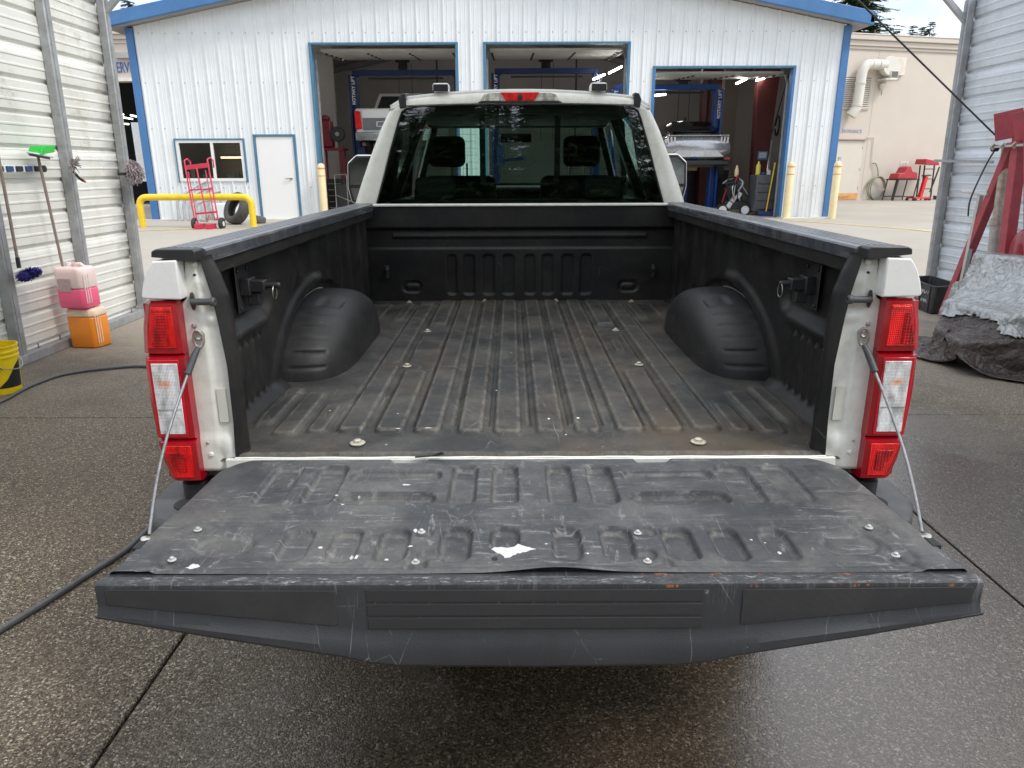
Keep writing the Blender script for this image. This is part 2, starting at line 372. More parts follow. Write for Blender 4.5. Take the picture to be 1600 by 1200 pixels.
    def build(s, name, mat, parent=None, smooth=None, bevel=0, segs=2, label=None, fix=True, solid=0):
        off = OFF.get(parent.name, Vector((0, 0, 0))) if parent else Vector((0, 0, 0))
        me = bpy.data.meshes.new(name)
        me.from_pydata([(v[0] - off.x, v[1] - off.y, v[2] - off.z) for v in s.v], [], s.f)
        if fix:
            bm = bmesh.new(); bm.from_mesh(me); bmesh.ops.recalc_face_normals(bm, faces=bm.faces); bm.to_mesh(me); bm.free()
        me.materials.append(mat)
        o = bpy.data.objects.new(name, me); col.objects.link(o)
        if parent: o.parent = parent
        OFF[o.name] = off
        if smooth is not None:
            me.polygons.foreach_set('use_smooth', [True] * len(me.polygons))
            me.set_sharp_from_angle(angle=R(smooth))
        if solid:
            md = o.modifiers.new('solidify', 'SOLIDIFY'); md.thickness = solid; md.offset = 0
        if bevel:
            md = o.modifiers.new('bevel', 'BEVEL'); md.width = bevel; md.segments = segs; md.limit_method = 'ANGLE'; md.angle_limit = R(35); md.harden_normals = False
            if smooth is None:
                me.polygons.foreach_set('use_smooth', [True] * len(me.polygons)); me.set_sharp_from_angle(angle=R(30))
        if label: o['label'] = label
        return o
def clone(o, parent=None, loc=None, rz=None, label=None):
    """a thing with copies of its parts and sub-parts, mesh data shared"""
    c = o.copy(); col.objects.link(c); OFF[c.name] = OFF.get(o.name, Vector((0, 0, 0)))
    if parent: c.parent = parent
    if loc is not None: c.location = loc
    if rz is not None: c.rotation_euler = (0, 0, rz)
    if label: c['label'] = label
    for ch in [x for x in bpy.data.objects if x.parent == o]: clone(ch, c)
    return c
def text(name, txt, size, mat, loc, rot, parent=None, depth=.002, align='CENTER', shear=0, bold=0):
    cu = bpy.data.curves.new(name, 'FONT'); cu.body = txt; cu.size = size; cu.extrude = depth; cu.align_x = align; cu.shear = shear; cu.offset = bold
    t = bpy.data.objects.new(name + '_tmp', cu); col.objects.link(t)
    dg = bpy.context.evaluated_depsgraph_get(); me = bpy.data.meshes.new_from_object(t.evaluated_get(dg))
    bpy.data.objects.remove(t)
    me.materials.clear(); me.materials.append(mat)
    o = bpy.data.objects.new(name, me); col.objects.link(o)
    off = OFF.get(parent.name, Vector((0, 0, 0))) if parent else Vector((0, 0, 0))
    if parent: o.parent = parent
    o.location = Vector(loc) - off; o.rotation_euler = rot
    return o
def ray(u, v): return FW + R2 * ((u - 800) / FPX) + U2 * ((600 - v) / FPX)
def AT(u, v, ax, val):
    d = ray(u, v); i = 'xyz'.index(ax); return CAM + d * ((val - CAM[i]) / d[i])
def sm(x): x = np.clip(x, 0, 1); return x * x * (3 - 2 * x)
def rrect(X, Y, cx, cy, hw, hh, r, soft):
    """1 inside a rounded rectangle, falling to 0 over `soft` outside"""
    qx = np.abs(X - cx) - (hw - r); qy = np.abs(Y - cy) - (hh - r)
    d = np.hypot(np.maximum(qx, 0), np.maximum(qy, 0)) + np.minimum(np.maximum(qx, qy), 0) - r
    return sm(-d / soft + .5)
# ================================================================== ground
def yz(y, x):
    t = min(1, max(0, (y - 7.7) / 5.2)); t = t * t * (3 - 2 * t); return .46 * t
def yard_z(x, y): return yz(y, x) - .004
g = MB()
xs = [-220, -90, -40] + [-20 + i * 1.0 for i in range(41)] + [40, 90, 220]
ys = [-220, -90, -30, -14, -6, 0, 5, 7.70] + [7.7 + .5 * i for i in range(1, 13)] + [16, 20, 26, 40, 90, 240]
P = np.array([[(x, y, yard_z(x, y) - .13 * (1 if y < 7.6 and -4.6 < x < 5.5 and y > -6.2 else 0) - .0) for y in ys] for x in xs])
g.grid(P); yard = g.build('yard_ground', M_yard, smooth=60); tag(yard, kind='structure')
bay = bpy.data.objects.new('bay_floor', None); col.objects.link(bay); OFF['bay_floor'] = Vector((0, 0, 0)); tag(bay, kind='structure')
jx = [-4.9, -1.265, 1.955, 5.7]; jy = [-6.5, -2.2, 2.935, 7.75]
base = MB(); base.box(-4.9, 5.7, -6.5, 7.75, -.10, -.022); base.build('joint_filler', pm('joint_tar', (.015, .013, .012), .8), bay)
for i in range(3):
    for j in range(3):
        m = MB(); gp = .0055
        m.box(jx[i] + gp, jx[i + 1] - gp, jy[j] + gp, jy[j + 1] - gp, -.06, 0)
        m.build('concrete_slab', M_slab, bay, bevel=.006, segs=1)
# painted line across the yard
m = MB()
for (x0, y0, x1, y1) in ((6.2, 15.6, 9.6, 9.6), (-12, 10.9, -4.6, 14.3)):
    n = 14; d = Vector((x1 - x0, y1 - y0)); d.normalize(); px, py = -d.y * .06, d.x * .06
    pts = [(x0 + (x1 - x0) * i / n, y0 + (y1 - y0) * i / n) for i in range(n + 1)]
    A = np.array([[(x + s * px, y + s * py, yard_z(x, y) + .006) for s in (-1, 1)] for x, y in pts]); m.grid(A)
tag(m.build('painted_line', pm('worn_yellow_line', (.66, .50, .16), .7, var=.2, dirt=.6, dc=(.48, .44, .36), vs_=6)), kind='structure')

# ================================================================== the truck
T = root('pickup_truck', 'white pickup truck with its black-lined bed empty and tailgate lowered', 'pickup truck', (0, 0, 0))
FZ = .93
# ---- bed floor: pressed ribs
def nonuni(a, b, fine, coarse, spans):
    out = [a]; x = a
    while x < b:
        st = fine if any(p <= x <= q for p, q in spans) else coarse
        x += st; out.append(min(x, b))
    return np.array(out)
xs = np.arange(-.86, .8601, .005); ys = nonuni(.0, 2.27, .006, .022, [(0, .2), (.70, .95), (1.25, 1.55), (2.08, 2.27)])
X, Y = np.meshgrid(xs, ys, indexing='ij'); AX = np.abs(X)
H = np.zeros_like(X)
D = .014
def bar_(x0, x1, y0, y1, d=D, r=.022, soft=.013):
    global H
    H = np.maximum(H, d * rrect(X, Y, (x0 + x1) / 2, (y0 + y1) / 2, (x1 - x0) / 2 + .004, (y1 - y0) / 2, min(r, (x1 - x0) / 2), soft))
near = [(.027, .095), (.135, .197), (.255, .322), (.360, .432), (.472, .540)]
for x0, x1 in near:
    for s in (-1, 1):
        a, b = sorted((s * x0, s * x1)); k = near.index((x0, x1))
        if k == 3:
            bar_(a, b, .145, .76); bar_(a, b, 1.56, 2.2); bar_(a + s * .02, b - s * .02, 1.06, 1.27, .007)
        else: bar_(a, b, .13 + .006 * k, 2.21 if k != 4 else 2.16)
for s in (-1, 1):
    a, b = sorted((s * .585, s * .628)); bar_(a, b, .15, .40, .008); bar_(a, b, 1.7, 2.15, .008)
    a, b = sorted((s * .665, s * .72)); bar_(a, b, .13, .52, .009); a, b = sorted((s * .755, s * .80)); bar_(a, b, .22, .58, .008)
    a, b = sorted((s * .70, s * .80)); bar_(a, b, 1.75, 2.12, .008)
# thin deep seam beside every other rib, cross swage lines, bolt dimples
for xx in (-.215, -.115, .005, .115, .215, .335, -.335, -.45, .45, -.555, .555):
    H -= .007 * np.exp(-((X - xx) / .0035) ** 2) * ((Y > .2) & (Y < 2.15))
for yy in (.80, 1.49): H -= .0025 * np.exp(-((Y - yy) / .012) ** 2) * (AX < .58)
FB = [(-.47, .07), (.46, .07), (-.445, .86), (.435, .87), (-.435, 1.46), (.43, 1.47), (-.62, 2.2), (.62, 2.2), (-.2, 2.23), (.2, 2.23)]
for bx, by in FB:
    k = sm(1.6 - np.hypot(X - bx, Y - by) / .032); H = H * (1 - k) - .003 * k
H += .0025 * np.clip((Y - .03) / .05, 0, 1)
# rolled rear lip
rear = np.clip((.012 - Y) / .012, 0, 1); Z = FZ + H - .018 * rear ** 2
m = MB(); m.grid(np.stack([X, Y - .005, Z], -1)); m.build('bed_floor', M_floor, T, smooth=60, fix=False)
wash = pm('washer_metal', (.62, .58, .48), .4, .6, var=.2, dirt=.4, dc=(.3, .2, .1), vs_=40)
for i, (bx, by) in enumerate(FB):
    m = MB(); z = FZ + .001; r = .021 if by < .5 else .017
    m.lathe([(r, z), (r, z + .003), (r * .75, z + .0045), (r * .72, z + .0045)], (bx, by, 0), 20)
    m.lathe([(r * .55, z + .003), (r * .55, z + .010), (r * .4, z + .012), (0, z + .012)], (bx, by, 0), 6)
    m.build('floor_bolt', wash, T, smooth=40)
# ---- front wall of the bed
xs = np.arange(-.86, .8601, .006); zs = np.arange(.92, 1.456, .005); X, Zg = np.meshgrid(xs, zs, indexing='ij')
h = .028 * sm((Zg - 1.322) / .02) + .010 * np.exp(-((Zg - 1.292) / .012) ** 4) * (np.abs(X) < .70) + .007 * sm((1.232 - Zg) / .014)
for a, b in ((-.405, -.355), (-.315, -.255), (-.205, -.145), (-.095, -.035), (.025, .082), (.122, .182), (.232, .295), (.335, .395)):
    h -= .013 * rrect(X, Zg, (a + b) / 2, 1.078, (b - a) / 2, .110, .018, .012)
for s in (-1, 1):
    k1 = rrect(X, Zg, s * .605, 1.012, .055, .032, .03, .008); k2 = rrect(X, Zg, s * .605, 1.012, .034, .014, .013, .008)
    h += -.008 * k1 + .008 * k2
h -= .004 * rrect(X, Zg, 0, 1.085, .5, .15, .02, .008) * 0
m = MB(); m.grid(np.stack([X, 2.255 - h, Zg], -1)); m.build('bed_front_panel', M_wall, T, smooth=55, fix=False)
m = MB(); m.box(-.80, .80, 2.215, 2.30, 1.4505, 1.463); m.build('bed_front_rail', CREAM, T, bevel=.004)
# ---- side walls of the bed
def side(s):
    ys = nonuni(.0, 2.27, .0075, .0095, [(0, .6)]); zs = np.arange(.915, 1.450, .0065)
    Yg, Zg = np.meshgrid(ys, zs, indexing='ij')
    fl_o = np.interp(Zg, [.93, 1.02, 1.17, 1.29, 1.35, 1.40, 1.44], [.775, .770, .768, .778, .785, .795, .803])
    fl_i = np.interp(Zg, [.93, 1.07, 1.21, 1.28, 1.35, 1.40, 1.44], [.748, .748, .750, .752, .757, .772, .790])
    t1 = sm(Yg / .028); t2 = sm((Yg - .035) / .12)
    xb = fl_o * (1 - t1) + fl_i * t1
    wall = .852 + .004 * np.sin(Yg * 3)
    inw = np.zeros_like(Yg)
    # arch swage round the wheel housing, running up to the rail at its front end
    cy, cz = 1.20, .86; ry, rz = .60, .345
    rad = np.hypot((Yg - cy) / ry, (Zg - cz) / rz)
    arch = np.exp(-((rad - 1.03) / .085) ** 4) * (Yg < 1.19)
    inw += .013 * arch
    inw -= .016 * sm((1 - rad) / .06) * (Zg < 1.25)
    inw += .018 * np.exp(-((Yg - 1.17) / .045) ** 4) * sm((Zg - 1.19) / .03)
    for yy, wd, d, z0 in ((.93, .03, .009, 1.30), (1.40, .035, .014, 1.14), (1.62, .03, -.012, 1.0), (1.80, .035, .016, .95), (2.06, .03, .016, .95), (2.2, .04, .02, .9)):
        inw += d * np.exp(-((Yg - yy) / wd) ** 4) * sm((Zg - z0) / .05)
    # flutes low at the rear
    fl = sm((Yg - .19) / .03) * sm((.53 - Yg) / .03) * sm((Zg - .95) / .03) * sm((1.155 - Zg) / .02)
    inw += .011 * fl * np.cos((Yg - .20) / .055 * 2 * math.pi)
    # ledge and recess for the tie-down plate
    inw -= .022 * rrect(Yg, Zg, .44, 1.315, .20, .115, .05, .05)
    inw += .010 * np.exp(-((Zg - 1.18) / .018) ** 2) * sm((Yg - .16) / .03) * sm((.60 - Yg) / .05)
    # bottom fillet, dimples
    inw += .055 * sm((.975 - Zg) / .06) ** 2
    inw += .012 * np.exp(-(((Yg - 2.0) / .05) ** 2 + ((Zg - 1.2) / .045) ** 2))
    x = xb * (1 - t2) + (wall - inw) * t2
    # holes along the flange
    for hz in (1.20, 1.09, .995): x += .010 * rrect(Yg, Zg, .055, hz, .010, .014, .009, .006) * (t2 < .9)
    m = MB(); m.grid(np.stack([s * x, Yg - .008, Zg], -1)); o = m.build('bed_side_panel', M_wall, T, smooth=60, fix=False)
    # dark screw holes in the flange
    for hz in (1.20, 1.085, .99):
        q = MB(); q.lathe([(.009, 0), (.008, .004), (0, .004)], (s * .757, .025, hz), 12, (R(75), 0, 0)); q.build('flange_hole', DARK, o)
    # wheel housing
    th = np.linspace(0, math.pi, 150); ph = np.linspace(0, math.pi / 2, 46)
    TH, PH = np.meshgrid(th, ph, indexing='ij')
    k = np.cos(PH) ** .42; sx = np.sin(PH) ** .60
    ct, st = np.cos(TH), np.sin(TH)
    cyy = np.sign(ct) * np.abs(ct) ** .92
    depth = .222
    Yw = 1.15 - .50 * k * cyy; Zw = .925 + .243 * k * np.abs(st) ** .92
    Xw = .868 - depth * sx
    # pressed creases across the back of the housing
    cr_ = np.zeros_like(TH)
    for a in (.20, .42, .62, .82, 1.02): cr_ += np.exp(-((TH - a) / .020) ** 2)
    xm = sm((.835 - Xw) / .01) * sm((Xw - .705) / .01)
    dd = .0065 * cr_ * xm
    cr2_ = np.exp(-(((TH - 1.30) / .12) ** 4)) * sm((.80 - Xw) / .02) * sm((Xw - .70) / .02); dd += .010 * cr2_
    Yw += dd * ct; Zw -= dd * st
    m = MB(); m.grid(np.stack([s * Xw, Yw, Zw], -1)); m.build('wheel_housing', M_whl, T, smooth=60, fix=True)
    # bright seam round the housing foot
    pts = [(s * .866, .60 - 0 * i, .93) for i in range(1)]
    seam = [(s * (.862), 1.15 - .50 * math.cos(t) * 1.004, .927 + .243 * 1.006 * math.sin(t) ** .92) for t in np.linspace(.04, 1.9, 50)]
    q = MB(); q.tube(seam, .0016, 5); q.build('seam_sealer', pm('old_sealer', (.28, .26, .22), .6), T)
    # rail cap
    prof = [(.793, 1.430), (.793, 1.458), (.796, 1.463), (.804, 1.4655)]
    for i in range(5):
        x0 = .812 + i * .016; prof += [(x0, 1.4655), (x0 + .002, 1.4675), (x0 + .009, 1.4675), (x0 + .011, 1.4655)]
    prof += [(.896, 1.4655), (.904, 1.462), (.907, 1.456), (.907, 1.442), (.90, 1.440)]
    ysr = [.012, .012, .02, .06, .3, .7, 1.2, 1.8, 2.262]
    A = np.array([[(s * (x if True else 0), y, z) for x, z in prof] for y in ysr[1:]])
    m = MB(); m.grid(A); m.f.append(tuple(range(len(prof))))
    m.build('rail_cap', M_cap, T, smooth=30)
    # cap end piece over the pillar
    m = MB(); pr = [(.800, 1.438), (.800, 1.462), (.806, 1.4672), (.894, 1.4672), (.904, 1.462), (.906, 1.449), (.86, 1.444), (.835, 1.440)]
    m.prism(pr, lambda a, b, d: (s * a, d, b), -.036, .010)
    m.build('cap_end', BLKP, T, bevel=.0022)
    # inner drop of the rail under the cap
    m = MB(); m.box(*sorted((s * .80, s * .806)), .02, 2.25, 1.395, 1.45); m.build('rail_lip', M_wall, T)
    # tie-down plate with bracket and ring
    b0 = root_part('tie_down', None); pl = MB()
    x = .866; pl.box(*sorted((s * (x - .006), s * (x - .001))), .355, .455, 1.235, 1.375)
    o = pl.build('tie_down_plate', BLKP, T, bevel=.003)
    for yy, zz in ((.367, 1.36), (.443, 1.36), (.367, 1.25), (.443, 1.25)):
        q = MB(); q.lathe([(.007, 0), (.007, .004), (.004, .006), (0, .006)], (s * (x - .006), yy, zz), 8, (0, R(-90 * s), 0)); q.build('bolt', STEEL if False else BLKP, o)
    q = MB(); q.box(*sorted((s * (x - .035), s * (x - .006))), .375, .435, 1.285, 1.335); q.box(*sorted((s * (x - .075), s * (x - .03))), .385, .425, 1.295, 1.328)
    q.box(*sorted((s * (x - .055), s * (x - .02))), .392, .42, 1.255, 1.29)
    q.lathe([(.007, -.02), (.009, -.01), (.009, .03), (.006, .034)], (s * (x - .085), .405, 1.312), 12, (0, R(90), 0)); q.build('tie_down_bracket', BLKP, o, bevel=.003)
    q = MB(); q.tube([(s * (x - .10) + .0 * s, .405 + .019 * math.cos(t), 1.292 + .021 * math.sin(t)) for t in np.linspace(0, 2 * math.pi, 20)[:-1]], .0014, 5, True); q.build('tie_down_ring', STEEL, o, smooth=60)
def root_part(*a): return None
M_whl = liner_mat('wheel_housing_mat', (.021, .021, .022), (.08, .076, .066), .4, .3, 0., .44, edge=.2)
side(-1); side(1)
# small fittings on the bed front corners
m = MB(); m.obox((.735, 2.215, 1.10), (.022, .02, .07)); m.lathe([(.012, 0), (.012, .012), (0, .014)], (.735, 2.205, 1.115), 10, (R(90), 0, 0)); m.build('front_tie_down', BLKP, T, bevel=.003)
m = MB(); m.obox((-.735, 2.215, 1.10), (.022, .02, .07)); m.lathe([(.012, 0), (.012, .012), (0, .014)], (-.735, 2.205, 1.115), 10, (R(90), 0, 0)); m.build('front_tie_down', BLKP, T, bevel=.003)

# ---- rear corner posts, quarter panels, lamps
LENSR = None
def lens(name, c, sc_=420, strength=.5, spec=.6, grid=True, blob=None):
    s = NT(name)
    wx = s.n('ShaderNodeTexWave', wave_type='BANDS', bands_direction='X'); wx.inputs['Scale'].default_value = sc_ / 6.28 * 1.0
    wz = s.n('ShaderNodeTexWave', wave_type='BANDS', bands_direction='Z'); wz.inputs['Scale'].default_value = sc_ / 6.28
    s.l(s.tc.outputs['Object'], wx.inputs[0]); s.l(s.tc.outputs['Object'], wz.inputs[0])
    h = s.math('ADD', wx.outputs['Fac'], wz.outputs['Fac']) if grid else wx.outputs['Fac']
    big = s.noise(22, 3, .6, s.co((1.6, 1, .7)))
    hi = tuple(min(1, x * 1.5) for x in c); lo = tuple(x * .5 for x in c)
    b = s.mix(s.ramp(big, [(.33, 0.), (.62, 1.)]), lo, hi)
    b = s.mix(s.math('MULTIPLY', s.ramp(h, [(.3, 0.), (1.7, 1.)]), .22), b, tuple(x * .4 for x in c))
    if blob:
        d = s.n('ShaderNodeVectorMath', operation='DISTANCE'); s.l(s.co((1, 0, 1.6)), d.inputs[0]); d.inputs[1].default_value = (blob[0], 0, blob[1] * 1.6)
        ns = s.math('MULTIPLY_ADD', s.noise(60, 3), .02, d.outputs['Value'])
        b = s.mix(s.ramp(ns, [(.012, 1.), (.032, 0.)]), b, (.75, .28, .10))
    return s.set(b, .12, s.bump(h, .0012, strength), Coat_Weight=.35, Coat_Roughness=.03, Specular_IOR_Level=.3, Subsurface_Weight=0)
L_RED = lens('lamp_red', (.85, .006, .006)); L_DEEP = pm('lamp_deep_red', (.34, .002, .010), .15, var=.2, vs_=14, coat=.4)
L_DRK = lens('lamp_dark_red', (.40, .004, .006), 260, .6)
L_CLR = {s: lens('lamp_clear', (.72, .71, .68), 520, .6, blob=(s * .915, 1.135)) for s in (-1, 1)}
def xq(z, tab): return float(np.interp(z, [a for a, b in tab], [b for a, b in tab]))
OUT = [(.86, .945), (.99, .968), (1.10, .974), (1.20, .968), (1.335, .958)]
def rear_corner(s):
    # pillar face (white jamb)
    inner = [(.93, .776), (1.02, .771), (1.17, .769), (1.29, .779), (1.35, .786), (1.40, .796), (1.44, .804)]
    zs = np.linspace(.885, 1.437, 60); us = np.linspace(0, 1, 34); Zg, Ug = np.meshgrid(zs, us, indexing='ij')
    xi = np.interp(Zg, [a for a, b in inner], [b for a, b in inner]) - .002
    xo = np.interp(Zg, [.885, 1.335, 1.34, 1.437], [.868, .862, .850, .842])
    Xg = xi + (xo - xi) * Ug
    Yg = .004 - .006 * sm((Ug - .35) / .2) + 0 * Xg
    def bl(cx, cz, rx, rz, d): return d * np.exp(-(((Xg - cx) / rx) ** 2 + ((Zg - cz) / rz) ** 2) ** 1.5)
    Yg = Yg - bl(.80, 1.385, .025, .018, .006) - bl(.797, 1.292, .028, .012, .007) + bl(.80, 1.312, .03, .008, .004) - bl(.80, .955, .018, .028, .007)
    Yg += .004 * rrect(Xg, Zg, .797, 1.065, .018, .045, .006, .004) * 0
    Yg -= .004 * sm((.985 - Zg) / .01)
    m = MB(); m.grid(np.stack([s * Xg, Yg, Zg], -1)); P = m.build('corner_post', CREAM, T, smooth=50, fix=False, solid=.002)
    m = MB(); m.box(*sorted((s * .862, s * .885)), .009, .16, .885, 1.42); m.build('corner_post_inner', CREAM, T)
    # quarter panel cap above the lamp (body colour), rounded
    pr = [(.846, 1.347), (.938, 1.349), (.942, 1.356), (.934, 1.385), (.922, 1.415), (.904, 1.440), (.846, 1.442)]
    m = MB(); m.prism([(s * a, b) for a, b in pr], lambda a, b, d: (a, d, b), -.040, .12); m.build('quarter_panel_cap', WHITE, T, bevel=.010, segs=3)
    # lamp
    Lp = MB(); Lp.box(*sorted((s * .868, s * .95)), -.02, .08, .875, 1.335); lo = Lp.build('tail_lamp', L_DEEP, T)
    segs_ = [(1.2080, 1.343, L_RED), (.9835, 1.2070, None), (.866, .9825, L_DRK)]
    for z0, z1, mt in segs_:
        q = MB(); o0, o1 = xq(z0, OUT), xq(z1, OUT); i0 = .862
        if z1 > 1.3: o1 -= .012
        f0, f1 = .018, .014
        # faceted block: flat rear face, bevelled outer side that wraps round the body
        rows = []
        for z, o, yy in ((z0, o0 - .005, -.024), (z0 + .005, o0, -.032), ((z0 + z1) / 2, (o0 + o1) / 2 + .003, -.034), (z1 - .006, o1, -.033), (z1, o1 - .005, -.024)):
            rows.append([(s * i0, .02, z), (s * i0, yy, z), (s * (i0 + .012), yy - .004, z), (s * (o - .020), yy - .004, z), (s * (o - .006), yy + .006, z), (s * o, yy + .022, z), (s * (o - .002), .09, z)])
        q.grid(np.array(rows)); q.f.append((0, 1, 2, 3, 4, 5, 6)); q.f.append(tuple(28 + i for i in range(7)))
        sec = q.build('lamp_housing', L_DEEP, lo, smooth=28)
        zc0, zc1 = z0 + .014, z1 - .014
        ia, oa = .874, -.022
        y = -.0400
        def panel(xa, xb, za, zb, y, mat, nm, th=.004, bv=.0015):
            q = MB(); xa0, xa1 = xa if isinstance(xa, tuple) else (xa, xa); xb0, xb1 = xb if isinstance(xb, tuple) else (xb, xb)
            pts = [(xa0, za), (xb0, za), (xb1, zb), (xa1, zb)]
            q.prism([(s * a, b) for a, b in pts], lambda a, b, d: (a, d, b), y, y + th)
            return q.build(nm, mat, sec, bevel=bv)
        if mt is None:
            panel((ia + .000, ia + .0), (o0 - .014, o1 - .016), zc0 - .004, zc1 + .004, y, pm('lamp_crimson', (.50, .003, .014), .15, var=.15, vs_=14, coat=.4), 'red_border', .003)
            panel((ia + .007, ia + .004), (o0 - .022, o1 - .024), zc0 + .004, zc1 - .005, y - .002, L_CLR[s], 'clear_lens', .004)
            panel(ia + .008, o0 - .024, zc0 + .070, zc0 + .0715, y - .0035, pm('lens_rib', (.25, .22, .2), .3), 'lens_rib', .002, 0)
        elif z1 > 1.3:
            panel(ia, (o0 - .022, o1 - .022), zc0 + .004, zc1, y, L_RED, 'red_lens')
            panel(ia + .035 if s > 0 else ia + .015, (o0 - .026, o1 - .026) if s > 0 else (o0 - .036, o1 - .036), zc0 + .010, zc1 - .018, y - .0025, L_DRK, 'inner_reflector')
            panel(ia + .002, o1 - .026, zc1 - .010, zc1 - .003, y - .002, lens('lamp_red_bar', (.75, .02, .015), 300), 'red_bar')
        else:
            panel(ia, (o0 - .020, o1 - .020), zc0, zc1, y, L_RED, 'red_lens')
            panel(ia + .018, (o0 - .034, o1 - .03), zc0 + .016, zc1 - .018, y - .0025, L_DRK, 'inner_reflector')
    # gate striker, bolts, cable
    q = MB(); q.lathe([(.030, .0), (.030, .004), (.018, .008), (.012, .010), (.0105, .014), (.0105, .046), (.013, .048), (.013, .052), (.010, .055), (.005, .055), (.004, .045), (0, .045)], (s * .828, -.006, 1.338), 24, (0, R(-90 * s), 0))
    q.v = [(v[0], v[1] * .82 - .0012 - (0 if abs(v[0]) > .815 else .0), v[2]) for v in q.v]
    m2 = MB(); m2.lathe([(.019, -.002), (.019, .004), (.010, .008), (0, .008)], (s * .833, -.006, 1.338), 22, (R(90), 0, R(35 * s))); m2.v = [(s * .833 + (v[0] - s * .833) * .62, v[1], v[2] + (v[2] - 1.338) * .15) for v in m2.v]
    m2.build('striker_washer', BLKP, T, smooth=40)
    q = MB(); q.lathe([(.0085, 0), (.0085, .046), (.0112, .049), (.0112, .056), (.009, .059), (.004, .059), (.003, .050), (0, .050)], (s * .833, -.017, 1.338), 18, (0, R(-90 * s), 0)); q.build('gate_striker', GRYP, T, smooth=35)
    for xx, zz, r, mt in ((.820, 1.428, .009, CREAM), (.822, 1.402, .0035, DARK), (.840, 1.275, .0065, STEEL), (.843, .965, .006, STEEL), (.838, .932, .011, CREAM)):
        q = MB(); q.lathe([(r, -.002), (r, .003), (r * .6, .004), (r * .6, .008), (r * .4, .010), (0, .010)], (s * xx, -.001, zz), 14, (R(90), 0, 0)); q.build('post_bolt', mt, P, smooth=40)
    q = MB(); q.box(*sorted((s * .783, s * .806)), -.0005, .0035, 1.02, 1.11); q.v = [(v[0], v[1] - .002, v[2]) for v in q.v]; q.build('clear_label', pm('old_label', (.62, .62, .55), .3), P)
    # tailgate cable with eye and swage
    C0 = Vector((s * .828, -.018, 1.252))
    e = MB(); e.lathe([(.012, 0), (.012, .010), (.008, .014), (.004, .012), (0, .012)], (s * .828, -.002, 1.252), 16, (R(90), 0, 0)); e.build('cable_bolt', STEEL, T, smooth=40)
    q = MB(); pts = [(s * (.828 + .012 * math.cos(t)), -.014, 1.244 + .022 * math.sin(t)) for t in np.linspace(0, 2 * math.pi, 22)[:-1]]
    q.tube(pts, .0038, 7, True); eye = q.build('cable_eye', STEEL, T, smooth=50)
    P1 = Vector((s * .838, -.028, 1.205)); P2 = Vector((s * .848, -.055, 1.165)); PE = Vector((s * .800, -.425, .925))
    q = MB(); q.tube([(s * .830, -.016, 1.224), P1, P2], [.006, .0085, .0085], 10); q.build('cable_swage', GRYP, T, smooth=50)
    q = MB(); n = 14; pts = [P2.lerp(PE, i / n) + Vector((s * .018 * math.sin(math.pi * i / n), 0, -.012 * math.sin(math.pi * i / n))) for i in range(n + 1)]
    q.tube(pts, .0036, 8); q.build('gate_cable', CABLE, T, smooth=60)
    # bedside outer skin
    prof = [(.902, 1.43), (.928, 1.39), (.945, 1.34), (.972, 1.2), (.980, 1.05), (.972, .95), (.955, .80), (.945, .68)]
    ysr = np.linspace(.07, 2.28, 40); rows = []
    for y in ysr:
        row = []
        for k, (x, z) in enumerate(prof):
            fl = math.exp(-((y - 1.15) / .45) ** 4) * (.035 if z < 1.25 else 0) * min(1, (1.3 - z) / .3)
            zz = z
            if z < .9: d = .46 ** 2 - (y - 1.15) ** 2; zz = max(z, .46 + math.sqrt(d)) if d > 0 else z
            row.append((s * (x + fl), y, zz))
        rows.append(row)
    m = MB(); m.grid(np.array(rows)); m.build('bedside', WHITE, T, smooth=40, solid=.003)
rear_corner(-1); rear_corner(1)
# cream sill between floor and gate
m = MB(); m.box(-.80, .80, -.016, -.004, .86, .921); m.build('rear_sill', CREAM, T, bevel=.003)
m = MB(); m.tube([(-.775 + 1.55 * i / 30, -.010, .9215 + .0008 * math.sin(i * 1.7)) for i in range(31)], .0035, 6); m.build('sill_edge', CREAM, T, smooth=60)

# ---- tailgate (lowered)
G0, G1 = -.020, -.600
def gate_half(y):   # half width along the gate
    t = (-.02 - y)
    return float(np.interp(t, [0, .015, .035, .06, .09, .30, .40, .60], [.700, .735, .762, .780, .790, .797, .805, .805]))
us = np.linspace(-1, 1, 420); ys = np.arange(G0, -.5751, -.0042)
U, Yg = np.meshgrid(us, ys, indexing='ij'); hw = np.vectorize(gate_half)(Yg[0])[None, :]
X = U * hw; H = np.zeros_like(X)
def pk(x0, x1, y0, y1, d=.011, r=.022, soft=.010):
    global H
    H -= 1.7 * d * rrect(X, Yg, (x0 + x1) / 2, (y0 + y1) / 2, (x1 - x0) / 2, (y1 - y0) / 2, r, soft)
for s in (-1, 1):
    def ps(a, b, *k, **kw): pk(*sorted((s * a, s * b)), *k, **kw)
    ps(.036, .096, -.285, -.07); ps(.136, .196, -.285, -.07)
    ps(.225, .445, -.165, -.100, d=.010, r=.028); ps(.228, .448, -.290, -.230, d=.011, r=.026)
    ps(.462, .535, -.285, -.075); ps(.575, .645, -.280, -.075, d=.008)
    pk(.034, .090, -.520, -.390) if s > 0 else pk(-.092, -.036, -.468, -.390); ps(.134, .196, -.522, -.390)
    ps(.262, .322, -.520, -.392); ps(.362, .420, -.520, -.394, d=.010); ps(.462, .520, -.520, -.396, d=.009)
    ps(.575, .690, -.500, -.415, d=.005, r=.042, soft=.02)
    ps(.19, .235, -.515, -.48, d=.008, r=.015); ps(.215, .26, -.555, -.515, d=.006, r=.018); ps(.215, .25, -.425, -.395, d=.005, r=.015)
    ps(.675, .735, -.43, -.375, d=.004, r=.026, soft=.02); ps(.675, .735, -.545, -.49, d=.004, r=.026, soft=.02)
    ps(.27, .36, -.055, -.0, d=.006, r=.012)
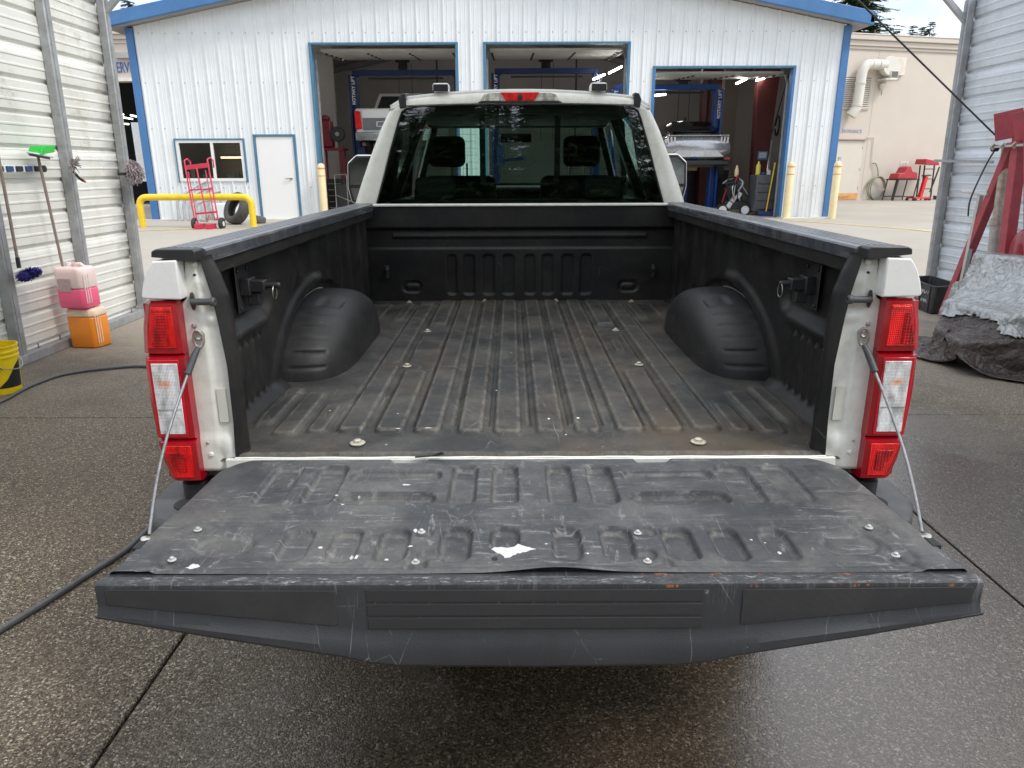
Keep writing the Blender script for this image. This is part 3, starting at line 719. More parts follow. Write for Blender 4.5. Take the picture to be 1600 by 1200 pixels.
# raised outer border and crease
AX = np.abs(X)
crease = -.362 - .0 * AX
border = np.minimum(sm((.735 - AX - .25 * (Yg + .6)) / .012), sm((crease - Yg) / .010))
H -= .0055 * border
H -= .004 * np.exp(-((Yg - crease) / .005) ** 2) * (AX < .70)
H += .004 * sm((-.545 - Yg) / .012)
H += .0015 * np.sin(X * 7 + 1) * np.sin(Yg * 9) 
# liner lifting off along its rear edge, right of centre
lift = np.exp(-(((X - .035) / .085) ** 2)) * sm((-.535 - Yg) / .038); H += .011 * lift
H -= .010 * np.clip((Yg - (-.034)) / .014, 0, 1) ** 2
edge = np.clip((AX - (hw - .012)) / .012, 0, 1); H -= .012 * edge ** 2
Zg = FZ - .004 + H
ZN = pm('zinc_bolt', (.5, .5, .48), .4, .3, var=.2, vs_=60)
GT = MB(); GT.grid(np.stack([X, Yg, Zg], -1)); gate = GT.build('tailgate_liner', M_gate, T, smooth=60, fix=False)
# structural core under the liner
m = MB(); pr = [(-gate_half(y) + .006, y) for y in np.linspace(-.03, -.598, 14)]; pr = pr + [(-a, b) for a, b in pr[::-1]]
m.prism(pr, lambda a, b, d: (a, b, d), .855, .888); m.build('tailgate', WHITE, T, bevel=.006)
# side seams where the cables land
for s in (-1, 1):
    m = MB(); m.obox((s * .797, -.468, .922), (.016, .034, .012)); m.build('gate_notch', DARK, T)
    m = MB(); m.lathe([(.012, 0), (.012, .012), (.006, .016), (0, .016)], (s * .80, -.445, .915), 14, (0, R(-25 * s), 0)); m.build('cable_anchor', STEEL, T, smooth=40)
# spoiler moulding along the gate's top edge
xs = np.linspace(-.808, .808, 220)
def bot(x):
    a = abs(x); return float(np.interp(a, [0, .26, .31, .36, .60, .808], [.757, .760, .766, .779, .823, .866]))
def mid(x):
    a = abs(x); return float(np.interp(a, [0, .31, .36, .808], [.822, .822, .829, .880]))
rows = []
for x in xs:
    e = 1 - max(0, (abs(x) - .800) / .008)
    b_, m_ = bot(x), mid(x)
    rows.append([(x, -.560, .9215), (x, -.572, .9225), (x, -.584, .9235), (x, -.590, .9275), (x, -.607, .9285), (x, -.6135, .925), (x, -.615, .919), (x, -.615, m_ + .010), (x, -.6165, m_), (x, -.623, m_ - .012), (x, -.630, (m_ + b_) / 2), (x, -.631, b_ + .007), (x, -.627, b_), (x, -.60, b_ - .002), (x, -.45, .862)])
A = np.array(rows); m = MB(); m.grid(A); n = A.shape[1]; m.f.append(tuple(range(n))); m.f.append(tuple((len(xs) - 1) * n + i for i in range(n)))
spl = m.build('tailgate_edge_moulding', M_spoil, T, smooth=28)
def inset(pts, nm, y=-.6155):
    q = MB(); q.prism(pts, lambda a, b, d: (a, d, b), y - .0012, y + .003); q.build(nm, M_inset, spl, bevel=.0006, segs=1)
inset([(-.315, .862), (.300, .862), (.300, .885), (-.315, .885)], 'textured_inset')
inset([(-.315, .834), (.300, .834), (.300, .856), (-.315, .856)], 'textured_inset')
inset([(-.315, .891), (.300, .891), (.300, .915), (-.315, .915)], 'textured_inset')
inset([(-.790, .887), (-.38, .841), (-.372, .845), (-.372, .914), (-.790, .918)], 'textured_inset')
inset([(.790, .887), (.38, .841), (.372, .845), (.372, .914), (.790, .918)], 'textured_inset')
r5 = random.Random(5)
# bolts, drain hole, chips
for bx, by in ((-.71, -.40), (-.71, -.52), (-.238, -.412), (-.235, -.532), (.212, -.42), (.212, -.532), (.702, -.40), (.70, -.513)):
    m = MB(); z = FZ - .008
    m.lathe([(.0082, z), (.0082, z + .0015), (.0055, z + .0025), (.0042, z + .0025), (.0042, z + .006), (.003, z + .007), (0, z + .007)], (bx, by, 0), 16); m.build('gate_bolt', ZN, gate, smooth=40)
m = MB(); m.lathe([(.0062, .0), (.0062, .0012), (0, .0012)], (-.083, -.518, FZ - .0090), 18); m.build('drain_hole', DARK, gate)
def gz(x, y):
    i = int(np.argmin(np.abs(ys - y))); j = int(np.argmin(np.abs(us - x / gate_half(y)))); return float(Zg[j, i])
CHIP = pm('bare_primer', (.62, .62, .60), .6, var=.12, vs_=60, dirt=.25, dc=(.3, .3, .3))
def chip(cx, cy, pts, k=1., zf=gz, par=gate, nm='paint_chip', mat=CHIP):
    q = MB(); vs_ = [(cx + a * k, cy + b * k) for a, b in pts]; n = len(vs_)
    # subdivided fan following the surface
    rings = [0, .35, .7, 1]; V = [(cx, cy, zf(cx, cy) + .0006)]
    for r_ in rings[1:]: V += [(cx + (x - cx) * r_, cy + (y - cy) * r_, zf(cx + (x - cx) * r_, cy + (y - cy) * r_) + .0006 - (.0004 if r_ == 1 else 0)) for x, y in vs_]
    F = [(0, 1 + i, 1 + (i + 1) % n) for i in range(n)]
    for k_ in range(2):
        for i in range(n): F.append((1 + k_ * n + i, 1 + (k_ + 1) * n + i, 1 + (k_ + 1) * n + (i + 1) % n, 1 + k_ * n + (i + 1) % n))
    q.add(V, F); return q.build(nm, mat, par, smooth=60)
def rough_poly(pts, jit, r_, sub=4):
    o = []
    for i, (a, b) in enumerate(pts):
        c, d = pts[(i + 1) % len(pts)]
        for k in range(sub): t = k / sub; o.append((a + (c - a) * t + r_.uniform(-jit, jit), b + (d - b) * t + r_.uniform(-jit, jit)))
    return o
r6 = random.Random(6)
chip(-.046, -.482, rough_poly([(-.036, .001), (-.024, .012), (-.010, .018), (.006, .023), (.010, .014), (.022, .006), (.036, .001), (.018, -.009), (.006, -.013), (-.002, -.022), (-.014, -.028), (-.017, -.018), (-.027, -.009)], .0013, r6, 4), k=1.25)
def blob(n, r0, asp, r_):
    return [(r0 * math.cos(t) * r_.uniform(.55, 1.25), r0 * asp * math.sin(t) * r_.uniform(.55, 1.25)) for t in [2 * math.pi * i / n for i in range(n)]]
for cx, cy, k, asp in ((-.30, -.19, .010, .5), (-.66, -.545, .013, .9), (-.435, -.47, .005, .9), (-.37, -.48, .005, 1.8), (-.355, -.505, .004, 2.2), (-.30, -.485, .0045, 1.), (-.255, -.465, .006, .5), (-.252, -.40, .005, 1.4), (-.455, -.245, .004, .8), (-.44, -.255, .0045, .7), (-.405, -.232, .003, .8),
                     (.29, -.495, .003, 1.), (.44, -.445, .003, 1.), (.475, -.43, .003, .6), (.49, -.47, .004, 1.6), (.50, -.52, .003, .6), (.02, -.462, .0035, .6), (.10, -.50, .003, 1.), (-.20, -.51, .003, 1.)):
    chip(cx, cy, blob(14, k, asp, r6))
for cx, cy, k, asp in ((-.37, .142, .008, .3), (-.285, .146, .011, .35), (.06, .22, .004, 1.6), (.145, .225, .005, 1.6), (-.60, .3, .003, 1.), (-.05, 1.0, .003, 1), (.1, .09, .003, 1), (-.1, .5, .003, 1), (-.39, .27, .003, 1.), (.42, .3, .002, 2)):
    chip(cx, cy, blob(12, k, asp, r6), zf=lambda a, b: FZ + D + .003, par=T, nm='floor_chip')
# torn bit of liner at the hinge edge
m = MB(); m.add([(-.30, -.022, .934), (-.225, -.018, .935), (-.23, -.030, .945), (-.255, -.036, .937), (-.30, -.032, .932)], [(0, 1, 2, 3, 4)]); m.build('torn_liner_edge', BLKP, T, solid=.003)
# ---- bumper
m = MB()
pr = [(-.985, .16), (-1.02, .10), (-1.015, -.03), (-.96, -.13), (-.80, -.20), (.80, -.20), (.96, -.13), (1.015, -.03), (1.02, .10), (.985, .16)]
m.prism(pr, lambda a, b, d: (a, b, d), .62, .805); bp = m.build('rear_bumper', GRYP, T, bevel=.018, segs=3)
for s in (-1, 1):
    q = MB(); q.lathe([(.052, .0), (.052, .003), (0, .003)], (s * .885, -.04, .8045), 24); q.v = [(v[0], -.04 + (v[1] + .04) * .8, v[2]) for v in q.v]; q.build('bumper_recess', DARK, bp)
    q = MB(); q.lathe([(.030, 0), (.030, .05)], (s * .90, .01, .80), 16); q.build('lamp_post', BLKP, T, smooth=40)
# ---- chassis, wheels (below the bed)
m = MB(); m.box(-.50, -.40, -.05, 4.9, .55, .72); m.box(.40, .50, -.05, 4.9, .55, .72); m.box(-.78, .78, .05, 2.3, .80, .86); m.build('frame', DARK, T)
wh = None
for wx in (-.86, .86):
    for wy in (1.15, 5.2):
        m = MB(); m.lathe([(.20, -.13), (.34, -.14), (.40, -.11), (.41, 0), (.40, .11), (.34, .14), (.20, .13)], (wx, wy, .41), 40, (0, R(90), 0)); w_ = m.build('wheel', RUBBER, T, smooth=40)
        m = MB(); m.lathe([(0, -.10), (.05, -.09), (.10, -.05), (.20, -.12), (.21, -.13)] , (wx, wy, .41), 24, (0, R(90 if wx < 0 else -90), 0)); m.build('rim', STEEL, w_, smooth=40)

# ---- cab
def outl(z): return float(np.interp(z, [1.40, 1.46, 1.55, 1.70, 1.85, 1.94, 1.985, 2.01], [.935, .928, .895, .835, .770, .722, .690, .655]))
def gls(z): return float(np.interp(z, [1.46, 1.60, 1.75, 1.90, 1.945, 1.965], [.795, .750, .705, .655, .636, .600]))
yb = lambda z: 2.345 + .07 * (z - 1.46)
def roofz(x, y=2.4): return 2.046 - .034 * (x / .60) ** 2 - .035 * max(0, (abs(x) - .60) / .10) ** 1.5
# rear frame: side pillars as strips between outline and glass
for s in (-1, 1):
    zs = np.linspace(1.405, 1.965, 30); us = np.linspace(0, 1, 10)
    A = np.array([[(s * (gls(max(z, 1.46)) * (1 - u) + outl(z) * u), yb(z) - .012 * math.sin(u * math.pi) ** .6 + .075 * max(0, (u - .55) / .45) ** 2, z) for u in us] for z in zs])
    m = MB(); m.grid(A); m.build('cab_corner', CREAM, T, smooth=60, solid=.004)
    q = MB(); q.tube([(s * (gls(z) + .001), yb(z) - .004, z) for z in np.linspace(1.462, 1.962, 24)], .004, 6); q.build('glass_seal', BLKP, T, smooth=60)
# header between glass and roof
xs = np.linspace(-.70, .70, 80); A = []
for x in xs:
    zt = roofz(x); zb = min(1.968 + .012 * (1 - (x / .62) ** 2), 1.985) if abs(x) < .62 else 1.968 - (abs(x) - .62) * .25
    A.append([(x, yb(zb) - .003, zb), (x, yb(zb) - .012, zb + .006), (x, yb(zb) - .010, (zb + zt) / 2), (x, yb(zt) + .002, zt - .010), (x, yb(zt) + .022, zt)])
m = MB(); m.grid(np.array(A)); m.build('cab_header', CREAM, T, smooth=50, solid=.003)
# roof skin
ysr = np.linspace(0, 1, 24); A = []
for x in np.linspace(-.70, .70, 60):
    A.append([(x * (1 + .05 * math.sin(t * 3.1)), 2.395 + 1.95 * t, roofz(x) + .028 * math.sin(min(1, t * 1.2) * math.pi * .62) - .10 * max(0, t - .8) ** 1.3 * 3) for t in ysr])
m = MB(); m.grid(np.array(A)); m.build('roof', WHITE, T, smooth=50, solid=.02)
for s in (-1, 1):
    q = MB(); pts = [(.612, 1.962), (.646, 1.956), (.652, 2.000), (.638, 2.030), (.612, 2.033)]
    q.prism([(s * a, b) for a, b in pts], lambda a, b, d: (a, d, b), yb(2.0) - .022, yb(2.0) + .05); q.build('roof_corner_cap', BLKP, T, bevel=.004)
    q = MB(); q.obox((s * .425 - .0, 2.43, 2.064), (.088, .10, .044)); o = q.build('roof_marker', WHITE, T, bevel=.012, segs=3)
    q = MB(); q.obox((s * .425, 2.377, 2.061), (.080, .012, .036)); q.build('marker_lens', BLKP, o, bevel=.003)
# centre lamp
yl = yb(2.0) - .030
q = MB(); q.prism([(-.215, 1.990), (.215, 1.990), (.195, 2.026), (.16, 2.036), (-.16, 2.036), (-.195, 2.026)], lambda a, b, d: (a, d, b), yl, yl + .03); cl = q.build('centre_lamp', pm('lamp_chrome', (.62, .6, .52), .2, .3, var=.3, vs_=30, coat=1), T, bevel=.004)
q = MB(); q.prism([(-.075, 1.992), (.075, 1.992), (.105, 2.035), (-.105, 2.035)], lambda a, b, d: (a, d, b), yl - .004, yl + .01); q.build('brake_lens', L_RED, cl, bevel=.002)
q = MB(); q.lathe([(.014, 0), (.014, .008), (.008, .010), (0, .009)], (0, yl - .003, 2.010), 18, (R(90), 0, 0)); q.build('camera_eye', BLKP, cl, smooth=40)
for s in (-1, 1):
    q = MB(); q.prism([(s * a, b) for a, b in [(.092, 1.993), (.205, 1.993), (.188, 2.024), (.155, 2.032), (.118, 2.032)]], lambda a, b, d: (a, d, b), yl - .003, yl + .008); q.build('cargo_lens', lens('cargo_clear', (.6, .58, .5), 260, .8), cl, bevel=.0015)
q = MB(); q.box(-.222, .222, yl - .002, yl + .03, 1.982, 1.9885); q.build('lamp_gasket', BLKP, cl)
# rear glass
RG = glass('rear_glass', (.50, .63, .57), 0, 0, 1.5, 4.2)
A = [[(t * gls(z), yb(z) + .004 - .012 * (1 - t * t), z) for z in np.linspace(1.462, 1.966, 14)] for t in np.linspace(-1, 1, 40)]
m = MB(); m.grid(np.array(A)); rg = m.build('rear_window', RG, T, smooth=60, fix=False)
tint = pm('slider_frame', (.012, .012, .012), .25, coat=.3)
q = MB(); yy = 2.372
for a in (-.205, .205): q.box(a - .016, a + .016, yy, yy + .01, 1.56, 1.93)
q.box(-.205, .205, yy, yy + .01, 1.915, 1.93); q.box(-.205, .205, yy, yy + .01, 1.555, 1.57); q.build('slider_frame', tint, rg, bevel=.004)
q = MB()
for i in range(13):
    z = 1.50 + i * .036
    for a, b in ((-.60, -.232), (.232, .60)): q.box(a, b, 2.366, 2.3668, z, z + .0012)
for x in (-.55, -.31, -.27, .27, .31, .55): q.box(x, x + .001, 2.3664, 2.367, 1.49, 1.95)
q.build('defroster_lines', tint, rg)
# cab body, pillars, windscreen, seats
m = MB(); m.box(-.93, -.88, 2.42, 4.9, .60, 1.42); m.box(.88, .93, 2.42, 4.9, .60, 1.42); m.box(-.92, .92, 2.40, 2.44, .62, 1.44); m.box(-.92, .92, 2.42, 4.9, .58, .62); m.build('cab_body', WHITE, T, bevel=.02)
for s in (-1, 1):
    for y0, y1 in ((2.45, 2.52), (3.45, 3.42), (4.75, 4.15)):
        m = MB(); m.bar((s * .885, y0 + .03, 1.40), (s * .645, y1 + .03, 1.965), .13, .05, (1, 0, 0)); m.build('cab_pillar', BLKP, T, bevel=.01)
    m = MB(); m.add([(s * .905, 2.5, 1.41), (s * .905, 4.72, 1.41), (s * .715, 4.15, 1.99), (s * .715, 2.5, 1.99)], [(0, 1, 2, 3)]); m.build('side_window', glass('side_glass', (.035, .04, .04)), T)
A = [[(x, 4.78 - .60 * t - .10 * (x / .8) ** 2, 1.42 + .58 * t) for t in np.linspace(0, 1, 6)] for x in np.linspace(-.80, .80, 14)]
m = MB(); m.grid(np.array(A)); m.build('windscreen', glass('windscreen_glass', (.78, .98, .90)), T, smooth=60)
m = MB(); m.box(-.84, .84, 4.25, 4.80, 1.2, 1.50); m.obox((-.42, 4.2, 1.52), (.34, .12, .10)); m.box(-.70, .70, 4.10, 4.20, 1.945, 2.02); m.build('dashboard', DARK, T, bevel=.03)
m = MB(); m.box(-.66, .66, 2.44, 4.05, 1.955, 1.975); m.box(-.66, .66, 2.42, 2.44, 1.935, 1.975); m.build('headliner', DARK, T)
SEAT = pm('dark_seat', (.012, .012, .013), .7)
for sx in (-.40, .40):
    m = MB(); m.obox((sx, 3.30, 1.30), (.50, .14, .60), (R(-10), 0, 0)); st = m.build('front_seat', SEAT, T, bevel=.05, segs=3)
    m = MB(); m.obox((sx - (.085 if sx < 0 else -.03), 3.36, 1.755), (.25, .11, .20)); m.build('headrest', SEAT, st, bevel=.045, segs=4)
    m = MB(); m.tube([(sx - .05, 3.35, 1.58), (sx - .05, 3.35, 1.68)], .007, 6); m.tube([(sx + .05, 3.35, 1.58), (sx + .05, 3.35, 1.68)], .007, 6); m.build('headrest_post', STEEL, st)
m = MB(); m.box(-.78, .78, 2.60, 2.75, .9, 1.47); m.build('rear_seat', SEAT, T, bevel=.04, segs=3)
for sx in (-.5, .5):
    m = MB(); m.obox((sx, 2.66, 1.53), (.24, .09, .14)); m.build('rear_headrest', SEAT, T, bevel=.035, segs=3)
m = MB(); m.obox((-.01, 4.12, 1.87), (.24, .03, .065)); m.build('rear_view_mirror', DARK, T, bevel=.01)
# bonnet and nose
m = MB(); pr = [(4.78, .62), (4.78, 1.42), (5.3, 1.40), (6.05, 1.34), (6.18, 1.22), (6.2, .62)]
m.prism(pr, lambda a, b, d: (d, a, b), -.93, .93); m.build('hood', WHITE, T, bevel=.05, segs=3)
# door mirrors
for s in (-1, 1):
    y0 = 4.3; x0 = 1.20; 
    pts = [(1.17, 1.37), (1.17, 1.755), (1.30, 1.755), (1.375, 1.69), (1.385, 1.50), (1.36, 1.38), (1.30, 1.365)]
    q = MB(); q.prism([(s * a, b) for a, b in pts], lambda a, b, d: (a, d, b), y0, y0 + .10); mo = q.build('door_mirror', WHITE, T, bevel=.018, segs=3)
    q = MB(); q.prism([(s * (1.27 + (a - 1.27) * .93), 1.56 + (b - 1.56) * .95) for a, b in pts], lambda a, b, d: (a, d, b), y0 - .008, y0 + .01); q.build('mirror_bezel', BLKP, mo, bevel=.006)
    mg = pm('mirror_silver', (.30, .32, .33), .03, 1, var=0)
    q = MB(); q.prism([(s * a, b) for a, b in [(1.185, 1.52), (1.185, 1.725), (1.29, 1.725), (1.35, 1.67), (1.358, 1.52)]], lambda a, b, d: (a, d, b), y0 - .011, y0 - .007); q.build('mirror_glass', mg, mo)
    q = MB(); q.prism([(s * a, b) for a, b in [(1.19, 1.395), (1.19, 1.495), (1.355, 1.495), (1.335, 1.40)]], lambda a, b, d: (a, d, b), y0 - .011, y0 - .007); q.build('mirror_glass', mg, mo)
    q = MB(); q.bar((s * .92, y0 + .08, 1.50), (s * 1.20, y0 + .05, 1.50), .06, .05); q.build('mirror_arm', BLKP, mo)
# ================================================================== metal shed round the truck
S = root('wash_shed', 'open steel shed with ribbed metal side walls standing around the truck', 'shed', (0, 0, 0))
def xl(z): return -4.43 + .02 * z
def xr(z): return 5.42 - .02 * z
def shed_wall(fx, sgn, y0, y1, mat):
    pitch = .29
    for c in range(4):
        z0 = .075 + c * .87; z1 = z0 + .868
        zs = []; hs = []
        for k in range(3):
            b = z0 + k * pitch
            for dz, h in ((0, 0), (.018, .026), (.040, .026), (.056, 0), (.120, 0), (.127, .005), (.140, .005), (.147, 0), (.205, 0), (.212, .005), (.225, .005), (.232, 0)):
                zs.append(b + dz); hs.append(h)
        zs.append(z1); hs.append(0)
        ys = np.linspace(y0, y1, 24)
        A = np.array([[(fx(z) + sgn * (h if h > .01 else -h), y, z) for z, h in zip(zs, hs)] for y in ys])
        m = MB(); m.grid(A); m.build('wall_panel', mat, S, smooth=20, fix=False, solid=.002)
shed_wall(xl, -1, -1.6, 6.56, M_wallL); shed_wall(xr, 1, -1.6, 7.50, M_wallR)
def post(fx, s, y, top=3.5, w_=.10, d_=.085):
    m = MB(); a = fx(0) - s * .004; b = fx(top) - s * .004
    m.bar((a - s * d_ / 2, y, 0), (b - s * d_ / 2, y, top), d_, w_, (0, 1, 0)); o = m.build('shed_post', GALV, S, bevel=.008, segs=2)
    q = MB(); q.bar((a - s * (d_ + .002), y, .02), (b - s * (d_ + .002), y, top), .006, w_ * .42, (0, 1, 0)); q.build('post_flange', GALV, o)
    return o
for y in (-1.5, 1.0, 4.36, 5.50, 6.56): post(xl, -1, y)
for y in (-1.5, 1.5, 4.5, 7.50): post(xr, 1, y)
for fx, s, y1 in ((xl, -1, 6.62), (xr, 1, 7.56)):
    m = MB(); a = fx(0)
    m.box(*sorted((a, a - s * .10)), -1.55, y1, .0, .085); m.build('base_rail', GALV, S, bevel=.006)
    for yy in (4.62, 4.95, 5.75, 6.3, 3.2, 2.2): 
        q = MB(); q.lathe([(.010, 0), (.010, .012), (.006, .014), (.006, .045), (0, .045)], (a - s * .05, yy, .085), 8); q.build('anchor_bolt', CABLE, S)
for y in (-1.5, 1.2, 4.1, 6.56):
    xa, xb = xl(3.5), xr(3.5); xm = (xa + xb) / 2
    m = MB(); m.bar((xa, y, 3.5), (xm, y, 4.5), .07, .07, (0, 1, 0)); m.bar((xm, y, 4.5), (xb, y, 3.5), .07, .07, (0, 1, 0)); m.bar((xa + 1.9, y, 3.86), (xb - 1.9, y, 3.86), .05, .05, (0, 1, 0)); m.build('roof_truss', GALV, S)
    m = MB(); m.bar((xl(3.2) + .06, y, 3.22), (xl(3.5) + .75, y, 3.86), .055, .055, (0, 1, 0)); m.build('knee_brace', GALV, S)
    yy = y if y < 6 else 7.50
    m = MB(); m.bar((xr(3.2) - .06, yy, 3.26), (xr(3.5) - .75, yy, 3.9), .055, .055, (0, 1, 0)); m.build('knee_brace', GALV, S)
for s in (-1, 1):
    xa = xl(3.5) - .2 if s < 0 else xr(3.5) + .2; xm = (xl(3.5) + xr(3.5)) / 2
    A = []
    for i in range(41):
        y = -.6 + i * (4.0 / 40); h = .02 * (i % 2)
        A.append([(xa, y, 3.52 + h), ((xa + xm) / 2, y, 4.04 + h), (xm, y, 4.55 + h)])
    m = MB(); m.grid(np.array(A)); m.build('unseen_roof_panel', M_roofsheet, S)  # roof out of view, cut short at both ends to let light in
# conduit strap on the right wall
m = MB(); m.bar(AT(1461, 251, 'x', 5.26), AT(1551, 253, 'x', 5.28), .03, .03); m.build('wall_strap', GALV, S)

# ================================================================== things on the left wall
XW = -4.33
rk = root('tool_rack', 'blue and white striped tool holder strip on the left shed wall', 'tool rack', (XW, 4.7, 1.66))
m = MB(); m.box(XW - .02, XW, 4.30, 5.06, 1.625, 1.685); m.build('rack_rail', pm('rack_white', (.7, .72, .74), .5, dirt=.2), rk, bevel=.003)
NAVY = pm('rack_navy', (.02, .06, .16), .5)
for i in range(6):
    m = MB(); y = 4.33 + i * .125; m.box(XW, XW + .018, y, y + .08, 1.632, 1.678); m.build('rack_clip', NAVY if i % 2 == 0 else BLKP, rk, bevel=.004)
m = MB(); m.lathe([(.03, -.02), (.03, .02), (0, .02)], (XW + .02, 5.05, 1.655), 12, (0, R(90), 0)); m.build('rack_end', BLKP, rk)
WOODH = pm('worn_handle', (.25, .19, .16), .6, var=.15, dirt=.3, vs_=20)
b1 = root('wash_brush', 'long-handled wash brush with a fluffy dark blue head hanging down', 'brush', (XW + .05, 4.45, .78))
m = MB(); m.tube([(XW + .05, 4.455, 2.1), (XW + .055, 4.42, .90)], .0125, 10); m.build('handle', WOODH, b1, smooth=50)
m = MB(); m.tube([(XW + .055, 4.422, .93), (XW + .058, 4.415, .84)], .017, 8); m.build('ferrule', BLKP, b1)
rb = random.Random(3); m = MB(); c = Vector((XW + .10, 4.46, .78))
for i in range(900):
    d = Vector((rb.gauss(0, 1), rb.gauss(0, 1), rb.gauss(0, 1))).normalized(); ax = Vector((.10, .115, .048))
    p = c + Vector((d.x * ax.x * .75, d.y * ax.y, d.z * ax.z)) * .72; e = c + Vector((d.x * ax.x * .75, d.y * ax.y, d.z * ax.z)) * rb.uniform(1.0, 1.2) + Vector((0, d.y * .01, .25 * (d.y) * .05 + rb.gauss(0, .004)))
    t = d.cross(Vector((rb.random(), rb.random(), 1))).normalized() * .005; m.add([p - t, p + t, e + t * .6, e - t * .6], [(0, 1, 2, 3)])
fl = pm('blue_microfibre', (.045, .035, .22), .95, var=.3, vs_=40); fo = m.build('bristles', fl, b1, fix=False); fo['kind'] = 'stuff'
m = MB(); m.lathe([(0, -.03), (.05, -.028), (.07, 0), (.05, .028), (0, .03)], tuple(c), 14); m.v = [(v[0], c.y + (v[1] - c.y) * 1.15, v[2]) for v in m.v]; m.build('brush_core', fl, b1, smooth=60)
b2 = root('floor_squeegee', 'pole with green and white brush head at its top end beside the blue brush', 'brush', (XW + .05, 5.02, .79))
m = MB(); m.tube([(XW + .05, 4.965, 1.76), (XW + .06, 5.02, .70)], .0125, 10); m.build('handle', WOODH, b2, smooth=50)
m = MB(); m.obox((XW + .08, 4.955, 1.775), (.10, .24, .018), (R(-6), R(10), 0)); m.build('head_plate', pm('white_plastic', (.7, .7, .7), .4, dirt=.2), b2, bevel=.008)
m = MB(); m.obox((XW + .085, 4.935, 1.758), (.06, .20, .016), (R(-6), R(10), 0)); m.build('rubber_blade', BLKP, b2)
GREEN = pm('green_bristle', (.03, .50, .06), .7, var=.2, vs_=60, bump=.6, bs=120)
m = MB(); m.prism([(-.10, 0), (.11, 0), (.145, .055), (-.045, .070)], lambda a, b, d: (d, 4.965 + a, 1.785 + b + a * .12), XW + .02, XW + .14); m.build('green_brush', GREEN, b2, bevel=.006)
# clamp with black and red handle on the middle post
kn = root('window_brush', 'short black and red handled brush hooked on the middle shed post', 'brush', (XW + .08, 5.45, 1.55))
m = MB(); m.tube([(XW + .10, 5.38, 1.63), (XW + .12, 5.42, 1.57), (XW + .13, 5.46, 1.545)], .013, 8); m.build('grip', BLKP, kn, smooth=50)
m = MB(); m.tube([(XW + .13, 5.455, 1.548), (XW + .14, 5.485, 1.53)], [.015, .008], 8); m.build('red_tip', REDP, kn)
m = MB(); r8 = random.Random(8)
for i in range(60):
    p = Vector((XW + .11, 5.36, 1.70)); d = Vector((r8.uniform(-.02, .05), r8.gauss(.03, .045), r8.gauss(0, .035))); m.bar(p, p + d, .012, .006)
m.obox((XW + .10, 5.36, 1.66), (.03, .07, .03)); hd = m.build('bristles', pm('grey_bristle', (.25, .22, .21), .9), kn); hd['kind'] = 'stuff'
# rag mop bundle on the front post
mp_ = root('mop_head', 'shaggy grey string mop head hooked on the front post of the shed', 'mop', (XW + .1, 6.45, 1.62))
m = MB()
for i in range(320):
    d = Vector((r8.uniform(-.2, 1), r8.gauss(0, .8), r8.gauss(0, .8))).normalized(); p = Vector((XW + .12, 6.44, 1.63)) + d * .05
    q0 = p + d * r8.uniform(.03, .085) + Vector((0, 0, -.012)); q1 = q0 + Vector((r8.gauss(0, .012), r8.gauss(0, .014), -.02)); m.tube([p, q0, q1], .005, 4)
yo = m.build('mop_strands', pm('mop_yarn', (.33, .28, .29), .95, var=.35, vs_=30), mp_, fix=False); yo['kind'] = 'stuff'
m = MB(); m.obox((XW + .08, 6.33, 1.60), (.05, .14, .03)); m.build('mop_clamp', BLKP, mp_)

